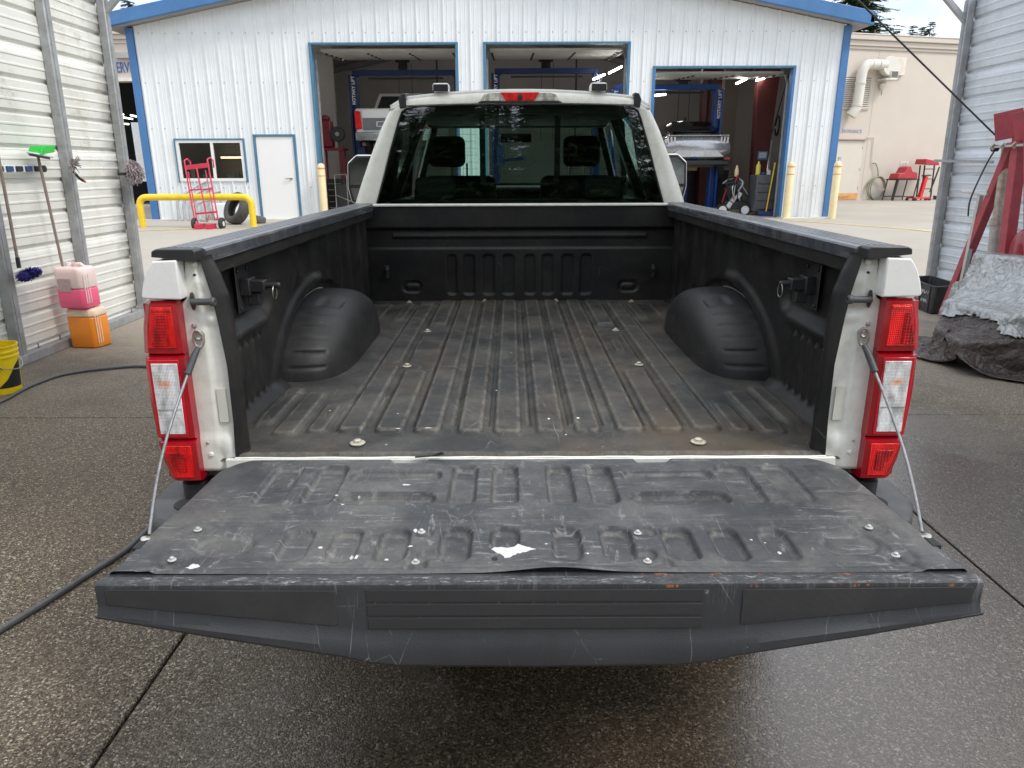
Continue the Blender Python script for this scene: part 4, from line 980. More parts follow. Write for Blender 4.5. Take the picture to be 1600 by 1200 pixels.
# ---- jugs
def jug(name, label, c, rz, liquid, level, h=.385, w_=.30, d_=.24, lab=False, tintc=None):
    o = root(name, label, 'jug', c)
    a, b = w_ / 2, d_ / 2; ch = .035
    def ring(z, k=1.):
        r = []
        for sx, sy in ((1, 1), (-1, 1), (-1, -1), (1, -1)):
            pts = [(sx * a, sy * (b - ch)), (sx * (a - ch), sy * b)]
            if sx * sy < 0: pts = pts[::-1]
            r += pts
        cz, sz = math.cos(rz), math.sin(rz)
        return [(c[0] + (x * cz - y * sz) * k, c[1] + (x * sz + y * cz) * k, c[2] + z) for x, y in r]
    def shell(z0, z1, prof, nm, mat, bv=.016, lb=None):
        m = MB(); rs = [ring(z, k) for z, k in prof]; n = 8
        for i, r_ in enumerate(rs): m.v += r_
        for i in range(len(rs) - 1):
            for k in range(n): m.f.append((i * n + k, i * n + (k + 1) % n, (i + 1) * n + (k + 1) % n, (i + 1) * n + k))
        m.f.append(tuple(range(n))); m.f.append(tuple((len(rs) - 1) * n + k for k in range(n)))
        return m.build(nm, mat, o, smooth=50, bevel=bv, segs=3)
    lv = h * level
    lo = shell(0, lv, [(0, .93), (.015, .985), (lv * .5, 1.), (lv, 1.)], 'liquid', liquid)
    up = shell(lv, h, [(lv, 1.), (h - .055, 1.), (h - .02, .965), (h, .87)], 'jug_body', tintc)
    cz, sz = math.cos(rz), math.sin(rz)
    def L2(x, y, z): return (c[0] + x * cz - y * sz, c[1] + x * sz + y * cz, c[2] + z)
    m = MB(); m.tube([L2(-.02, 0, h - .006), L2(-.01, 0, h + .022), L2(.075, 0, h + .022), L2(.118, 0, h - .015)], .016, 8); m.build('jug_handle', tintc, o, smooth=60)
    m = MB(); m.lathe([(.030, 0), (.030, .03), (.026, .034), (0, .034)], L2(-.075, .03, h - .004), 16); m.build('cap', pm('jug_cap', (.75, .74, .72), .4), o, smooth=40)
    for zz in ((.33, .5, .66) if not lab else (.85,)):
        pass
    for yy in (-.05, -.02, .01):
        m = MB(); m.bar(L2(a + .001, yy - .04, .05), L2(a + .001, yy - .04, h - .07), .006, .008); m.build('body_rib', tintc, o)
    if lab:
        m = MB(); p = [L2(-.10, -b - .0035, .16), L2(.035, -b - .0035, .16), L2(.035, -b - .0035, .28), L2(-.10, -b - .0035, .28)]; m.add(p, [(0, 1, 2, 3)]); m.build('paper_label', pm('jug_label', (.50, .36, .36), .6, var=.15, vs_=40), o)
    return o
def plastic(name, c, tr=0.0, ss=.5):
    s = NT(name); s.set(c, .3); s.b.inputs['Subsurface Weight'].default_value = ss; s.b.inputs['Subsurface Radius'].default_value = (.2, .12, .1); s.b.inputs['Subsurface Scale'].default_value = .12
    s.b.inputs['Coat Weight'].default_value = .3; s.b.inputs['Coat Roughness'].default_value = .2; return s.m
jo = jug('orange_jug', 'translucent jug of orange liquid standing on the floor under the pink one', (-4.15, 5.06, 0), R(-8), plastic('orange_liquid', (.95, .30, .02)), .78, tintc=plastic('jug_milky_orange', (.85, .66, .50)))
jp = jug('pink_jug', 'half full translucent jug of pink liquid stacked on the orange jug', (-4.17, 5.02, .392), R(-8), plastic('pink_liquid', (1.0, .14, .28)), .48, lab=True, tintc=plastic('jug_milky_pink', (.88, .70, .66)))
# ---- bucket
bk = root('yellow_bucket', 'yellow plastic bucket with black lettering at the left edge', 'bucket', (-4.00, 3.55, 0))
BY = pm('bucket_yellow', (.85, .62, .01), .35, var=.04, dirt=.1, dc=(.5, .3, .02))
c = (-4.00, 3.55, 0)
m = MB(); m.lathe([(.125, 0), (.130, .005), (.148, .28), (.155, .283), (.155, .295), (.150, .297), (.151, .318), (.158, .320), (.158, .332), (.152, .334), (.153, .360), (.160, .362), (.160, .372), (.150, .372), (.148, .30), (.126, .012), (0, .012)], c, 40); m.build('bucket_body', BY, bk, smooth=35)
def band(t0, t1, pts, nm, mat, r_off=.0012):
    m = MB(); n = 24
    def P(t, z): r_ = .130 + (.148 - .130) * z / .28 + r_off; return (c[0] + r_ * math.cos(t), c[1] + r_ * math.sin(t), z)
    A = []
    for i in range(n + 1):
        t = t0 + (t1 - t0) * i / n; f = i / n
        za = np.interp(f, [p[0] for p in pts], [p[1] for p in pts]); zb = np.interp(f, [p[0] for p in pts], [p[2] for p in pts]); A.append([P(t, za), P(t, (za + zb) / 2), P(t, zb)])
    m.grid(np.array(A)); m.build(nm, mat, bk)
INK = pm('black_ink', (.015, .015, .015), .5)
band(R(-62), R(20), [(0, .055, .058), (.35, .052, .12), (.7, .05, .22), (1, .05, .26)], 'black_swoosh', INK)
band(R(-130), R(-98), [(0, .15, .24), (.5, .20, .25), (1, .255, .262)], 'black_swoosh', INK)
# lettering bent round the bucket
def bent(txt, size, t0, z0, slope):
    cu = bpy.data.curves.new('tmp', 'FONT'); cu.body = txt; cu.size = size; t_ = bpy.data.objects.new('tmp', cu); col.objects.link(t_)
    dg = bpy.context.evaluated_depsgraph_get(); me = bpy.data.meshes.new_from_object(t_.evaluated_get(dg)); bpy.data.objects.remove(t_)
    bm = bmesh.new(); bm.from_mesh(me); bmesh.ops.triangulate(bm, faces=bm.faces); bmesh.ops.subdivide_edges(bm, edges=bm.edges, cuts=1)
    for v in bm.verts:
        x = v.co.x * math.cos(slope) - v.co.y * math.sin(slope); y = v.co.x * math.sin(slope) + v.co.y * math.cos(slope); z = z0 + y; t = t0 + x / .14; r_ = .130 + .018 * z / .28 + .0018
        v.co = Vector((r_ * math.cos(t), r_ * math.sin(t), z))
    bm.to_mesh(me); bm.free(); me.materials.clear(); me.materials.append(INK); o = bpy.data.objects.new('lettering', me); col.objects.link(o); o.parent = bk
bent('Horizon', .062, R(-108), .075, R(38))
m = MB(); m.tube([(c[0] + .165 * math.cos(t), c[1] + .165 * math.sin(t) * .99, .30 - .11 * math.sin((t + 1.6) / 3.14 * math.pi)) for t in np.linspace(-1.6, 1.54, 24)], .0035, 6); m.build('wire_handle', STEEL, bk, smooth=50)
# ---- hose
hs = [AT(u, v, 'z', .014) for u, v in ((-60, 650), (0, 628), (30, 612), (60, 598), (100, 585), (160, 576.5), (232, 573), (300, 590), (420, 640))] + [Vector((-1.2, 2.6, .014)), Vector((-1.45, 2.1, .014))] + [AT(u, v, 'z', .014) for u, v in ((300, 745), (262, 785), (245, 808), (225, 833), (190, 864), (130, 903), (60, 948), (0, 985), (-80, 1040))]
def catmull(P, n=8):
    o = []
    for i in range(len(P) - 1):
        a, b, c_, d = P[max(i - 1, 0)], P[i], P[i + 1], P[min(i + 2, len(P) - 1)]
        for k in range(n):
            t = k / n; o.append(.5 * ((2 * b) + (c_ - a) * t + (2 * a - 5 * b + 4 * c_ - d) * t * t + (3 * b - a - 3 * c_ + d) * t ** 3))
    return o + [P[-1]]
m = MB(); m.tube(catmull(hs, 8), .0125, 10); tag(m.build('pressure_hose', pm('grey_hose', (.085, .085, .088), .32, var=.15, vs_=10, dirt=.3, dc=(.2, .19, .17)), smooth=60), 'thin dark grey rubber hose snaking over the floor left of the truck', 'hose')

# ================================================================== right-hand side of the shed
bn = root('plastic_tub', 'black plastic tub with hand-written white letters by the right shed wall', 'tub', (4.8, 6.75, 0))
p00, p10, p11, p01 = Vector((4.40, 6.60)), Vector((4.80, 6.29)), Vector((5.02, 6.52)), Vector((4.86, 7.20))
p01 = Vector((4.62, 6.95)); 
cen = (p00 + p10 + p11 + p01) / 4
def rr(P4, z, k, rad=.12, n=5):
    out = []
    for i in range(4):
        p = P4[i]; a = P4[i - 1]; b = P4[(i + 1) % 4]
        for j in range(n + 1):
            t = j / n; q = ((p + (a - p) * rad) * (1 - t) ** 2 + p * 2 * t * (1 - t) + (p + (b - p) * rad) * t ** 2); q = cen + (q - cen) * k; out.append((q.x, q.y, z))
    return out
P4 = [Vector((4.84, 7.16)), Vector((4.76, 6.32)), Vector((5.14, 6.44)), Vector((5.22, 7.24))]; cen = sum(P4, Vector((0, 0))) / 4
prof = [(.0, .60), (.004, .76), (.05, .82), (.30, .93), (.325, .93), (.327, 1.0), (.338, 1.0), (.338, .90), (.30, .89), (.06, .78), (.03, .70)]
rs = [rr(P4, z, k) for z, k in prof]; n = len(rs[0]); m = MB()
for r_ in rs: m.v += r_
for i in range(len(rs) - 1):
    for k in range(n): m.f.append((i * n + k, i * n + (k + 1) % n, (i + 1) * n + (k + 1) % n, (i + 1) * n + k))
m.f.append(tuple(range(n))); m.f.append(tuple((len(rs) - 1) * n + k for k in range(n)))
m.build('tub_body', pm('tub_black', (.028, .029, .031), .45, var=.15, dirt=.4, dc=(.09, .09, .09)), bn, smooth=35)
e = (P4[1] - P4[0]); el = e.length; e.normalize(); nn = Vector((e.y, -e.x))
def tubpt(s, z, off=0):  # on the long near face
    k = np.interp(z, [.05, .30], [.82, .93]); a = cen + (P4[0] - cen) * k; b = cen + (P4[1] - cen) * k; p = a + (b - a) * s + nn * off; return Vector((p.x, p.y, z))
for s in (.12, .30, .54, .86):
    m = MB(); m.bar(tubpt(s, .02, .002), tubpt(s, .32, .004), .022, .012, (nn.x, nn.y, 0)); m.build('tub_rib', BLKP, bn)
PAINTW = pm('marker_white', (.6, .6, .6), .7)
ang = math.atan2(e.y, e.x)
for txt, s, z in (('DO', .40, .23), ('NOT', .70, .225), ('DR', .40, .13), ('INK', .70, .12)):
    q = tubpt(s, z, .006); text('lettering', txt, .10, PAINTW, q, (R(84), 0, ang), bn, .0008, bold=-.0005)

hoist = root('folded_engine_hoist', 'folded dark red engine hoist leaning by the right shed wall', 'engine hoist', (4.8, 5.9, 0))
b = MB(); b.bar(AT(1474, 492, 'x', 4.85), AT(1583, 225, 'x', 4.72), .085, .085, (0, 1, 0)); b.build('hoist_leg', REDF, hoist, bevel=.006)
b = MB(); b.bar(AT(1566, 440, 'x', 4.72), AT(1596, 205, 'x', 4.70), .10, .10, (0, 1, 0)); b.build('hoist_leg', REDF, hoist, bevel=.006)
b = MB(); b.bar(AT(1612, 440, 'x', 4.60), AT(1612, 215, 'x', 4.62), .09, .09, (0, 1, 0)); b.build('hoist_mast', REDF, hoist, bevel=.006)
for (u0, v0), (u1, v1) in (((1560, 206), (1598, 180)), ((1592, 200), (1628, 185))):
    a_ = AT(u0, v0 + 6, 'x', 4.66); c_ = AT(u1, v1 - 2, 'x', 4.66); mid_ = (a_ + c_) / 2
    b = MB(); b.obox(mid_ + Vector((-.05, -.06, 0)), (.23, .02, .25), (0, R(-12), R(-38))); o = b.build('gusset_plate', REDF, hoist, bevel=.003)
    for dy in ():
        for dz in (-.08, .08): 
            q = MB(); q.lathe([(.011, 0), (.011, .014), (0, .014)], mid_ + Vector((-.008, dy, dz)), 6, (0, R(-90), 0)); q.build('plate_bolt', RUST, o)
b = MB(); b.tube([AT(1545, 465, 'x', 4.78), AT(1558, 340, 'x', 4.75)], .052, 14); b.build('ram_cylinder', pm('dull_ram', (.42, .40, .37), .45, .3, var=.2, dirt=.5, dc=(.25, .17, .1), vs_=8), hoist, smooth=50)
b = MB(); b.tube([AT(1558, 340, 'x', 4.75), AT(1573, 228, 'x', 4.73)], .040, 14); b.build('ram_rod', RUST, hoist, smooth=50)
b = MB(); b.tube([AT(1556.5, 352, 'x', 4.75), AT(1557.5, 345, 'x', 4.75)], .062, 14); b.build('ram_collar', RUST, hoist, smooth=50)
b = MB(); p0, p1 = AT(1552, 230, 'x', 4.62), AT(1606, 226, 'x', 4.62); b.bar(p0, p1, .06, .02, (0, 0, 1)); o = b.build('clamp_bar', pm('flaking_white', (.55, .5, .45), .6, var=.2, dirt=.8, dc=(.2, .1, .06), vs_=20), hoist)
for t in (.12, .42, .75):
    q = MB(); pp = p0.lerp(p1, t); q.tube([pp + Vector((-.03, 0, -.025)), pp + Vector((-.05, .01, 0)), pp + Vector((-.03, 0, .028))], .012, 6); q.build('clamp_hook', RUST, o)
b = MB(); b.tube([AT(1504, 299, 'x', 4.78), AT(1543, 304, 'x', 4.70)], .016, 8); b.tube([AT(1533, 303, 'x', 4.74), AT(1493, 490, 'x', 4.80)], .030, 4); tag(b.build('t_handle_pole', pm('bare_aluminium', (.55, .55, .54), .4, .5, dirt=.2), smooth=40), 'silver square pole with a T handle leaning before the red hoist', 'pole')
cord = root('black_cable', 'thin black cord slanting down from the shed roof to the hoist', 'cord', AT(1562, 218, 'x', 4.72))
pts = [AT(1562, 218, 'x', 4.65).lerp(Vector((2.0, 4.1, 3.55)), t) + Vector((0, 0, -.02 * math.sin(math.pi * t))) for t in np.linspace(0, 1, 20)]
A0 = AT(1562, 218, 'x', 4.65); 
dirr = (AT(1340, 0, 'y', 4.4) - A0); pts = [A0 + dirr * t * 1.35 for t in np.linspace(0, 1, 16)]
b = MB(); b.tube(pts, .008, 6); b.build('cord', BLKP, cord)
b = MB(); b.tube(catmull([A0 + Vector((-.03, 0, -.10)), A0 + Vector((-.08, .02, -.25)), A0 + Vector((-.16, .03, -.55)), A0 + Vector((-.155, .03, -.72))], 5), .008, 6); b.build('cord_tail', BLKP, cord)
b = MB(); b.lathe([(.03, -.03), (.04, 0), (.03, .03)], tuple(A0 + Vector((-.03, 0, -.08))), 10); b.build('cord_plug', BLKP, cord)
b = MB(); b.obox(AT(1484, 512, 'z', .07), (.12, .16, .14), (0, 0, .3)); tag(b.build('wood_block', pm('weathered_wood', (.38, .31, .24), .8, var=.2, vs_=20), bevel=.004), 'short weathered wood block on the floor at the hoist foot', 'block')
gas = root('red_gas_cylinder', 'dark red gas cylinder half hidden behind the tarp at the right', 'gas cylinder', (4.72, 4.95, 0))
b = MB(); b.lathe([(.11, 0), (.115, .02), (.115, .95), (.09, 1.04), (.035, 1.09), (.03, 1.13), (0, 1.13)], (4.74, 5.0, 0), 24); b.build('cylinder_body', pm('cylinder_red', (.28, .01, .02), .3, coat=.5), gas, smooth=40)

# ---- tarp over a heap: draped sheet

def crink(name, c, rough, met=0, sp=.6):
    s = NT(name)
    nzz = s.noise(22, 6, .7)
    b = s.mix(s.ramp(nzz, [(.35, 0.), (.7, 1.)]), tuple(x * .75 for x in c), tuple(min(1, x * 1.25) for x in c))
    v1 = s.vor(13, 'DISTANCE_TO_EDGE')
    h = s.bump(s.ramp(v1, [(0., 0.), (.25, 1.)]), .012, .45); h = s.bump(s.noise(17, 4, .6, None, 1.6), .016, .9, h)
    return s.set(b, rough, h, Metallic=met, Specular_IOR_Level=sp)
TB = crink('tarp_brown', (.062, .046, .042), .20); TS = crink('tarp_silver', (.40, .41, .41), .27, .45)
tp = root('tarp_heap', 'crumpled brown and silver tarpaulin draped over a heap at the right', 'tarpaulin', (4.4, 4.5, 0))
def drape(cx_, cy_, sx_, sy_, rz, n, lumps, seed, frames, z0, thick=.012):
    """let a real sheet fall over the lumps with the cloth solver and keep the settled mesh"""
    rc = random.Random(seed); c_, s_ = math.cos(rz), math.sin(rz); nx = n; ny = int(n * sy_ / sx_)
    m = MB(); m.grid(np.array([[(cx_ + (i / nx - .5) * sx_ * c_ - (j / ny - .5) * sy_ * s_, cy_ + (i / nx - .5) * sx_ * s_ + (j / ny - .5) * sy_ * c_, z0 + .05 * mn.noise(Vector((i * .12, j * .12, seed)))) for j in range(ny + 1)] for i in range(nx + 1)]))
    sheet = m.build('tmp_sheet', TB, None, fix=False)
    cl = sheet.modifiers.new('cloth', 'CLOTH'); st = cl.settings
    st.quality = 5; st.mass = .3; st.tension_stiffness = 25; st.compression_stiffness = 25; st.shear_stiffness = 12; st.bending_stiffness = 1.2; st.air_damping = 3
    cl.collision_settings.distance_min = thick; cl.collision_settings.collision_quality = 3; cl.collision_settings.use_self_collision = False
    cl.point_cache.frame_start = 1; cl.point_cache.frame_end = frames
    tmp = []
    for lm in lumps:
        q = MB(); q.obox(lm[0], lm[1], lm[2]); o = q.build('tmp_lump', TB, None); tmp.append(o)
    q = MB(); q.box(2.4, 6.5, 2.4, 7.2, -.3, .0); tmp.append(q.build('tmp_lump', TB, None))
    for o in tmp:
        cm = o.modifiers.new('collision', 'COLLISION'); o.collision.thickness_outer = thick; o.collision.cloth_friction = 12
    for f in range(1, frames + 1): sc.frame_set(f)
    dg = bpy.context.evaluated_depsgraph_get(); me = bpy.data.meshes.new_from_object(sheet.evaluated_get(dg)); co = [tuple(v.co) for v in me.vertices]; fs = [tuple(p.vertices) for p in me.polygons]
    for o in tmp + [sheet]: bpy.data.objects.remove(o)
    bpy.data.meshes.remove(me); sc.frame_set(1)
    out = MB(); out.v = co; out.f = fs; return out
lumps = [((4.78, 4.66, .41), (.72, .95, .82), (0, .06, .3)), ((4.30, 4.45, .24), (.5, .75, .48), (0, -.15, .1)), ((3.98, 4.25, .13), (.45, .60, .26), (0, -.1, -.2)), ((4.80, 5.25, .26), (.7, .5, .52), (0, 0, .4))]
bt = drape(4.46, 4.52, 2.45, 2.35, .35, 96, lumps, 3, 44, .88)
bo_ = bt.build('brown_tarp', TB, tp, smooth=70, fix=False, solid=.003)
# the sheet's silver side: the flap folded back over the upper part of the heap
bm = bmesh.new(); bm.from_mesh(bo_.data); bm.normal_update()
nrm = {v.index: v.normal.copy() for v in bm.verts}; up_ = 1 if sum(v.normal.z for v in bm.verts) > 0 else -1
V_ = [v.co.copy() for v in bm.verts]; ox = OFF['tarp_heap']
keep = [[v.index for v in f.verts] for f in bm.faces if (f.calc_center_median() + ox).z > .27 + .10 * mn.noise(f.calc_center_median() * 2.2) + .10 * ((f.calc_center_median() + ox).x < 4.0)]
bm.free(); used = sorted({i for f in keep for i in f}); ix = {v: k for k, v in enumerate(used)}; cnt = {}
for f in keep:
    for k in range(len(f)):
        e_ = tuple(sorted((f[k], f[(k + 1) % len(f)]))); cnt[e_] = cnt.get(e_, 0) + 1
rim = {i for e_, n_ in cnt.items() if n_ == 1 for i in e_}
sv_ = MB(); sv_.v = [tuple(V_[i] + ox + nrm[i] * up_ * (.007 + (.014 if i in rim else .004 * mn.noise(V_[i] * 6)))) for i in used]; sv_.f = [tuple(ix[i] for i in f) for f in keep]
sv_.build('silver_tarp', TS, tp, smooth=70, fix=False, solid=.004)

# ================================================================== service building
B = root('service_building', 'white ribbed steel workshop with blue trim and three open vehicle bays', 'workshop building', (-.6, 16.2, .46))
FY = 16.2; G = .44; BX0, BX1 = -8.75, 7.62; BD = 10.5
def eave(x): return 4.74 + .19 * (min(x - BX0, BX1 - x))
WIN = (-8.02, -6.42, 1.36, 2.30)
OPEN = [(-4.66, -1.28, G, 4.36), (-.66, 2.68, G, 4.36), (3.26, 6.52, G, 3.84), (-6.12, -5.22, G, 2.38), WIN]
def clear(x0, x1):
    """z intervals of wall left in the column x0..x1"""
    zs = [(G - .02, 9)]
    xm = (x0 + x1) / 2
    for a, b, z0, z1 in OPEN:
        if a <= xm <= b:
            n_ = []
            for p, q in zs:
                if z0 > p: n_.append((p, min(q, z0)))
                if z1 < q: n_.append((max(p, z1), q))
            zs = [t for t in n_ if t[1] > t[0] + 1e-4]
    return zs
k = 0; x = BX0 + .10
edges = sorted(set([round(v, 4) for o_ in OPEN for v in o_[:2]]))
while x < BX1 - .05:
    x1 = min(x + .914, BX1 - .02); cuts = [x] + [e_ for e_ in edges if x + .01 < e_ < x1 - .01] + [x1]
    ms = {}
    for a, b in zip(cuts[:-1], cuts[1:]):
        for p, q in clear(a, b):
            za, zb = (eave(a), eave(b)) if q > 8 else (q, q)
            m = ms.setdefault(q > 8, MB())
            m.add([(a, FY, p), (b, FY, p), (b, FY, zb), (a, FY, za), (a, FY + .02, p), (b, FY + .02, p), (b, FY + .02, zb), (a, FY + .02, za)], [(0, 1, 2, 3), (5, 4, 7, 6), (0, 3, 7, 4), (1, 5, 6, 2), (0, 4, 5, 1), (3, 2, 6, 7)])
    for r_ in range(3):
        for off, wd, pr_ in ((0, .05, .03), (.105, .02, .008), (.205, .02, .008)):
            rx = x + .03 + r_ * .3047 + off
            if rx > x1 - .03: continue
            for p, q in clear(rx, rx + wd):
                m = ms.get(q > 8)
                if q > 8: q = eave(rx)
                if m: m.prism([(rx, 0), (rx + wd * .25, -pr_), (rx + wd * .75, -pr_), (rx + wd, 0)], lambda a, b, d: (a, FY + b, d), p + .0005, q - .0005)
    for m in ms.values(): m.build('wall_panel', M_fac, B)
    x += .9155
# screws
m = MB(); n_ = 0
for zr in (1.20, 2.55, 3.55, 4.6):
    xx = BX0 + .2
    while xx < BX1 - .1:
        for p, q in clear(xx, xx + .01):
            if p < zr < (eave(xx) if q > 8 else q): m.box(xx, xx + .022, FY - .008, FY, zr, zr + .022)
        xx += .3047
sc_ = m.build('siding_screws', pm('screw_grey', (.35, .37, .38), .5), B); sc_['kind'] = 'stuff'
# corners, eaves, roof
m = MB(); m.box(BX0 - .08, BX0 + .09, FY - .045, FY + .2, G - .1, eave(BX0) - .02); m.build('corner_trim', BLUE, B, bevel=.008)
m = MB(); m.box(BX1 - .07, BX1 + .10, FY - .045, FY + .2, G, eave(BX1) - .02); m.build('corner_trim', BLUE, B, bevel=.008)
xp = (BX0 + BX1) / 2; zp = eave(xp)
for s, xa, xb in ((-1, BX0 - .42, xp), (1, BX1 + .42, xp)):
    za, zb = eave(BX0) - .19 * .42, zp
    m = MB()
    m.add([(xa, FY - .42, za), (xb, FY - .42, zb), (xb, FY - .42, zb + .28), (xa, FY - .42, za + .28), (xa, FY - .30, za), (xb, FY - .30, zb), (xb, FY - .30, zb + .28), (xa, FY - .30, za + .28)], [(0, 1, 2, 3), (5, 4, 7, 6), (0, 3, 7, 4), (1, 5, 6, 2), (0, 4, 5, 1), (3, 2, 6, 7)])
    m.build('rake_fascia', BLUE, B, bevel=.012)
    m = MB(); m.add([(xa, FY - .33, za + .02), (xb, FY - .33, zb + .02), (xb, FY + BD + .2, zb + .02), (xa, FY + BD + .2, za + .02), (xa, FY - .33, za + .19), (xb, FY - .33, zb + .19), (xb, FY + BD + .2, zb + .19), (xa, FY + BD + .2, za + .19)], [(0, 1, 2, 3), (5, 4, 7, 6), (0, 3, 7, 4), (1, 5, 6, 2), (0, 4, 5, 1), (3, 2, 6, 7)])
    m.build('roof_slope', IWALL, B)
    m = MB(); m.box(*sorted((xa, xa + s * -.10)), FY - .42, FY + BD, za + .05, za + .22); m.build('gutter', BLUE, B, bevel=.01)
# side and back walls with inside faces
m = MB(); m.box(BX0 - .02, BX0 + .06, FY + .2, FY + BD, G - .1, eave(BX0)); m.build('side_wall', IWALL, B)
m = MB(); 
m.box(BX1 - .06, BX1, FY + .2, 20.3, G, eave(BX1)); m.box(BX1 - .06, BX1, 21.6, FY + BD, G, eave(BX1)); m.box(BX1 - .06, BX1, 20.3, 21.6, G, 1.45); m.box(BX1 - .06, BX1, 20.3, 21.6, 2.35, eave(BX1)); m.build('side_wall', IWALL, B)
m = MB(); m.box(BX1 - .10, BX1 - .02, 20.25, 21.65, 1.40, 1.45); m.box(BX1 - .10, BX1 - .02, 20.25, 21.65, 2.35, 2.40); m.box(BX1 - .10, BX1 - .02, 20.25, 20.3, 1.45, 2.35); m.build('side_window_frame', WHITE, B)
m = MB(); m.prism([(BX0, G), (BX1, G), (BX1, eave(BX1)), ((BX0 + BX1) / 2, eave((BX0 + BX1) / 2) + .02), (BX0, eave(BX0))], lambda a, b, d: (a, d, b), FY + BD, FY + BD + .1); m.build('back_wall', IWALL, B)
m = MB(); m.box(BX0 + .06, -4.85, 19.2, 19.28, G, 4.9); m.build('partition_wall', IWALL, B)
m = MB(); m.box(BX0, BX1, FY + .0, FY + BD, G - .20, G + .012); m.build('shop_floor', pm('shop_floor_paint', (.10, .10, .10), .35, var=.2, vs_=1, dirt=.4, dc=(.05, .045, .04)), B)
for yy in (18.9, 22.6, 26.3):
    m = MB(); m.prism([(BX0 + .1, eave(BX0) - .2), (xp, zp - .2), (BX1 - .1, eave(BX1) - .2), (BX1 - .1, eave(BX1) - .06), (xp, zp - .02), (BX0 + .1, eave(BX0) - .06)], lambda a, b, d: (a, d, b), yy, yy + .12); m.build('rafter', pm('rafter_grey', (.16, .15, .15), .6), B)
# tapered steel columns
for (xa, yy) in ((5.50, 20.6), (6.42, 18.5)):
    m = MB(); m.prism([(xa + .12, G), (xa + .42, G), (xa + .62, 5.0), (xa - .02, 5.0)], lambda a, b, d: (a, d, b), yy, yy + .30); o = m.build('tapered_column', MAROON, B, bevel=.01)
m = MB(); m.box(6.60, 6.86, 18.485, 18.497, 1.83, 2.05); m.build('posted_notice', pm('notice_blue', (.10, .22, .42), .6), B); m = MB(); m.box(6.63, 6.83, 18.478, 18.484, 1.88, 2.02); m.build('posted_notice', pm('notice_paper', (.6, .6, .58), .7), B)
# bay trims
for i, (a, b, z0, z1) in enumerate(OPEN[:3]):
    for nm, bx in (('jamb_trim', (a - .025, a + .04)), ('jamb_trim', (b - .04, b + .025))):
        m = MB(); m.box(bx[0], bx[1], FY - .045, FY + .18, G, z1 + .0); m.build(nm, BLUEL if i < 2 else BLUE, B, bevel=.006)
    m = MB(); m.box(a - .025, b + .025, FY - .048, FY + .18, z1 + .002, z1 + .045); m.build('head_trim', BLUEL, B, bevel=.006)
# window with two panes
a, b, z0, z1 = WIN
m = MB(); m.box(a - .03, b + .03, FY - .05, FY - .002, z1, z1 + .035); m.box(a - .03, a, FY - .05, FY - .002, z0 - .02, z1); m.box(b, b + .03, FY - .05, FY - .002, z0 - .02, z1); wf = m.build('window', BLUEL, B)
for xa, xb, za, zb in ((a, b, z0, z0 + .07), (a, b, z1 - .06, z1), (a, a + .07, z0 + .07, z1 - .06), (b - .07, b, z0 + .07, z1 - .06), ((a + b) / 2 + .02, (a + b) / 2 + .08, z0 + .07, z1 - .06)):
    m = MB(); m.box(xa, xb, FY - .035, FY + .03, za, zb); m.build('frame', WHITE, wf)
OG = glass('office_glass', (.55, .56, .54), .0, 0)
m = MB(); m.box(a + .07, (a + b) / 2 + .02, FY + .005, FY + .01, z0 + .07, z1 - .06); m.build('pane', OG, wf)
m = MB(); m.box((a + b) / 2 + .08, b - .07, FY + .005, FY + .01, z0 + .07, z1 - .06); m.build('pane', OG, wf)
m = MB(); m.box(a + .02, b - .02, FY + .03, FY + .30, z0 + .02, z0 + .06); m.build('sill', WHITE, wf)
# things on the office sill
BOXW = pm('white_boxes', (.6, .6, .56), .6, var=.2, vs_=12)
SB = [(a + .12, .07, .16), (a + .22, .06, .24), (a + .50, .09, .10), (a + .62, .07, .14), (a + .74, .08, .08), (b - .50, .09, .10), (b - .40, .08, .14), (b - .30, .09, .16), (b - .19, .08, .19)]
for i, (bx, bw, bh) in enumerate(SB):
    m = MB(); m.box(bx, bx + bw, FY + .10, FY + .20, z0 + .061, z0 + .061 + bh)
    tag(m.build('parts_box', BOXW, bevel=.004), 'small white box on the office window sill, ' + ('at its left end', 'second from the left end', 'low one behind the red hand truck', 'square one left of the mullion', 'flat one by the mullion', 'first of the right-hand row', 'second of the right-hand row', 'third of the right-hand row', 'tallest, at the right end')[i], 'box', 'boxes on the office window sill')
m = MB(); m.box(a + .1, a + .75, 18.6, 18.66, 1.92, 1.96); tag(m.build('strip_light', emi('dim_tube', (1, .72, .42), 6)), 'orange strip light glowing inside the office window', 'light')
m = MB(); m.box(-7.9, -6.0, 17.6, 17.66, 3.2, 3.26); tag(m.build('office_fill_tube', emi('office_fill_glow', (1, .96, .9), 12.)), 'unseen strip light added under the office ceiling to brighten the room behind the window', 'light')  # added tube, out of view, only brightens the dark office
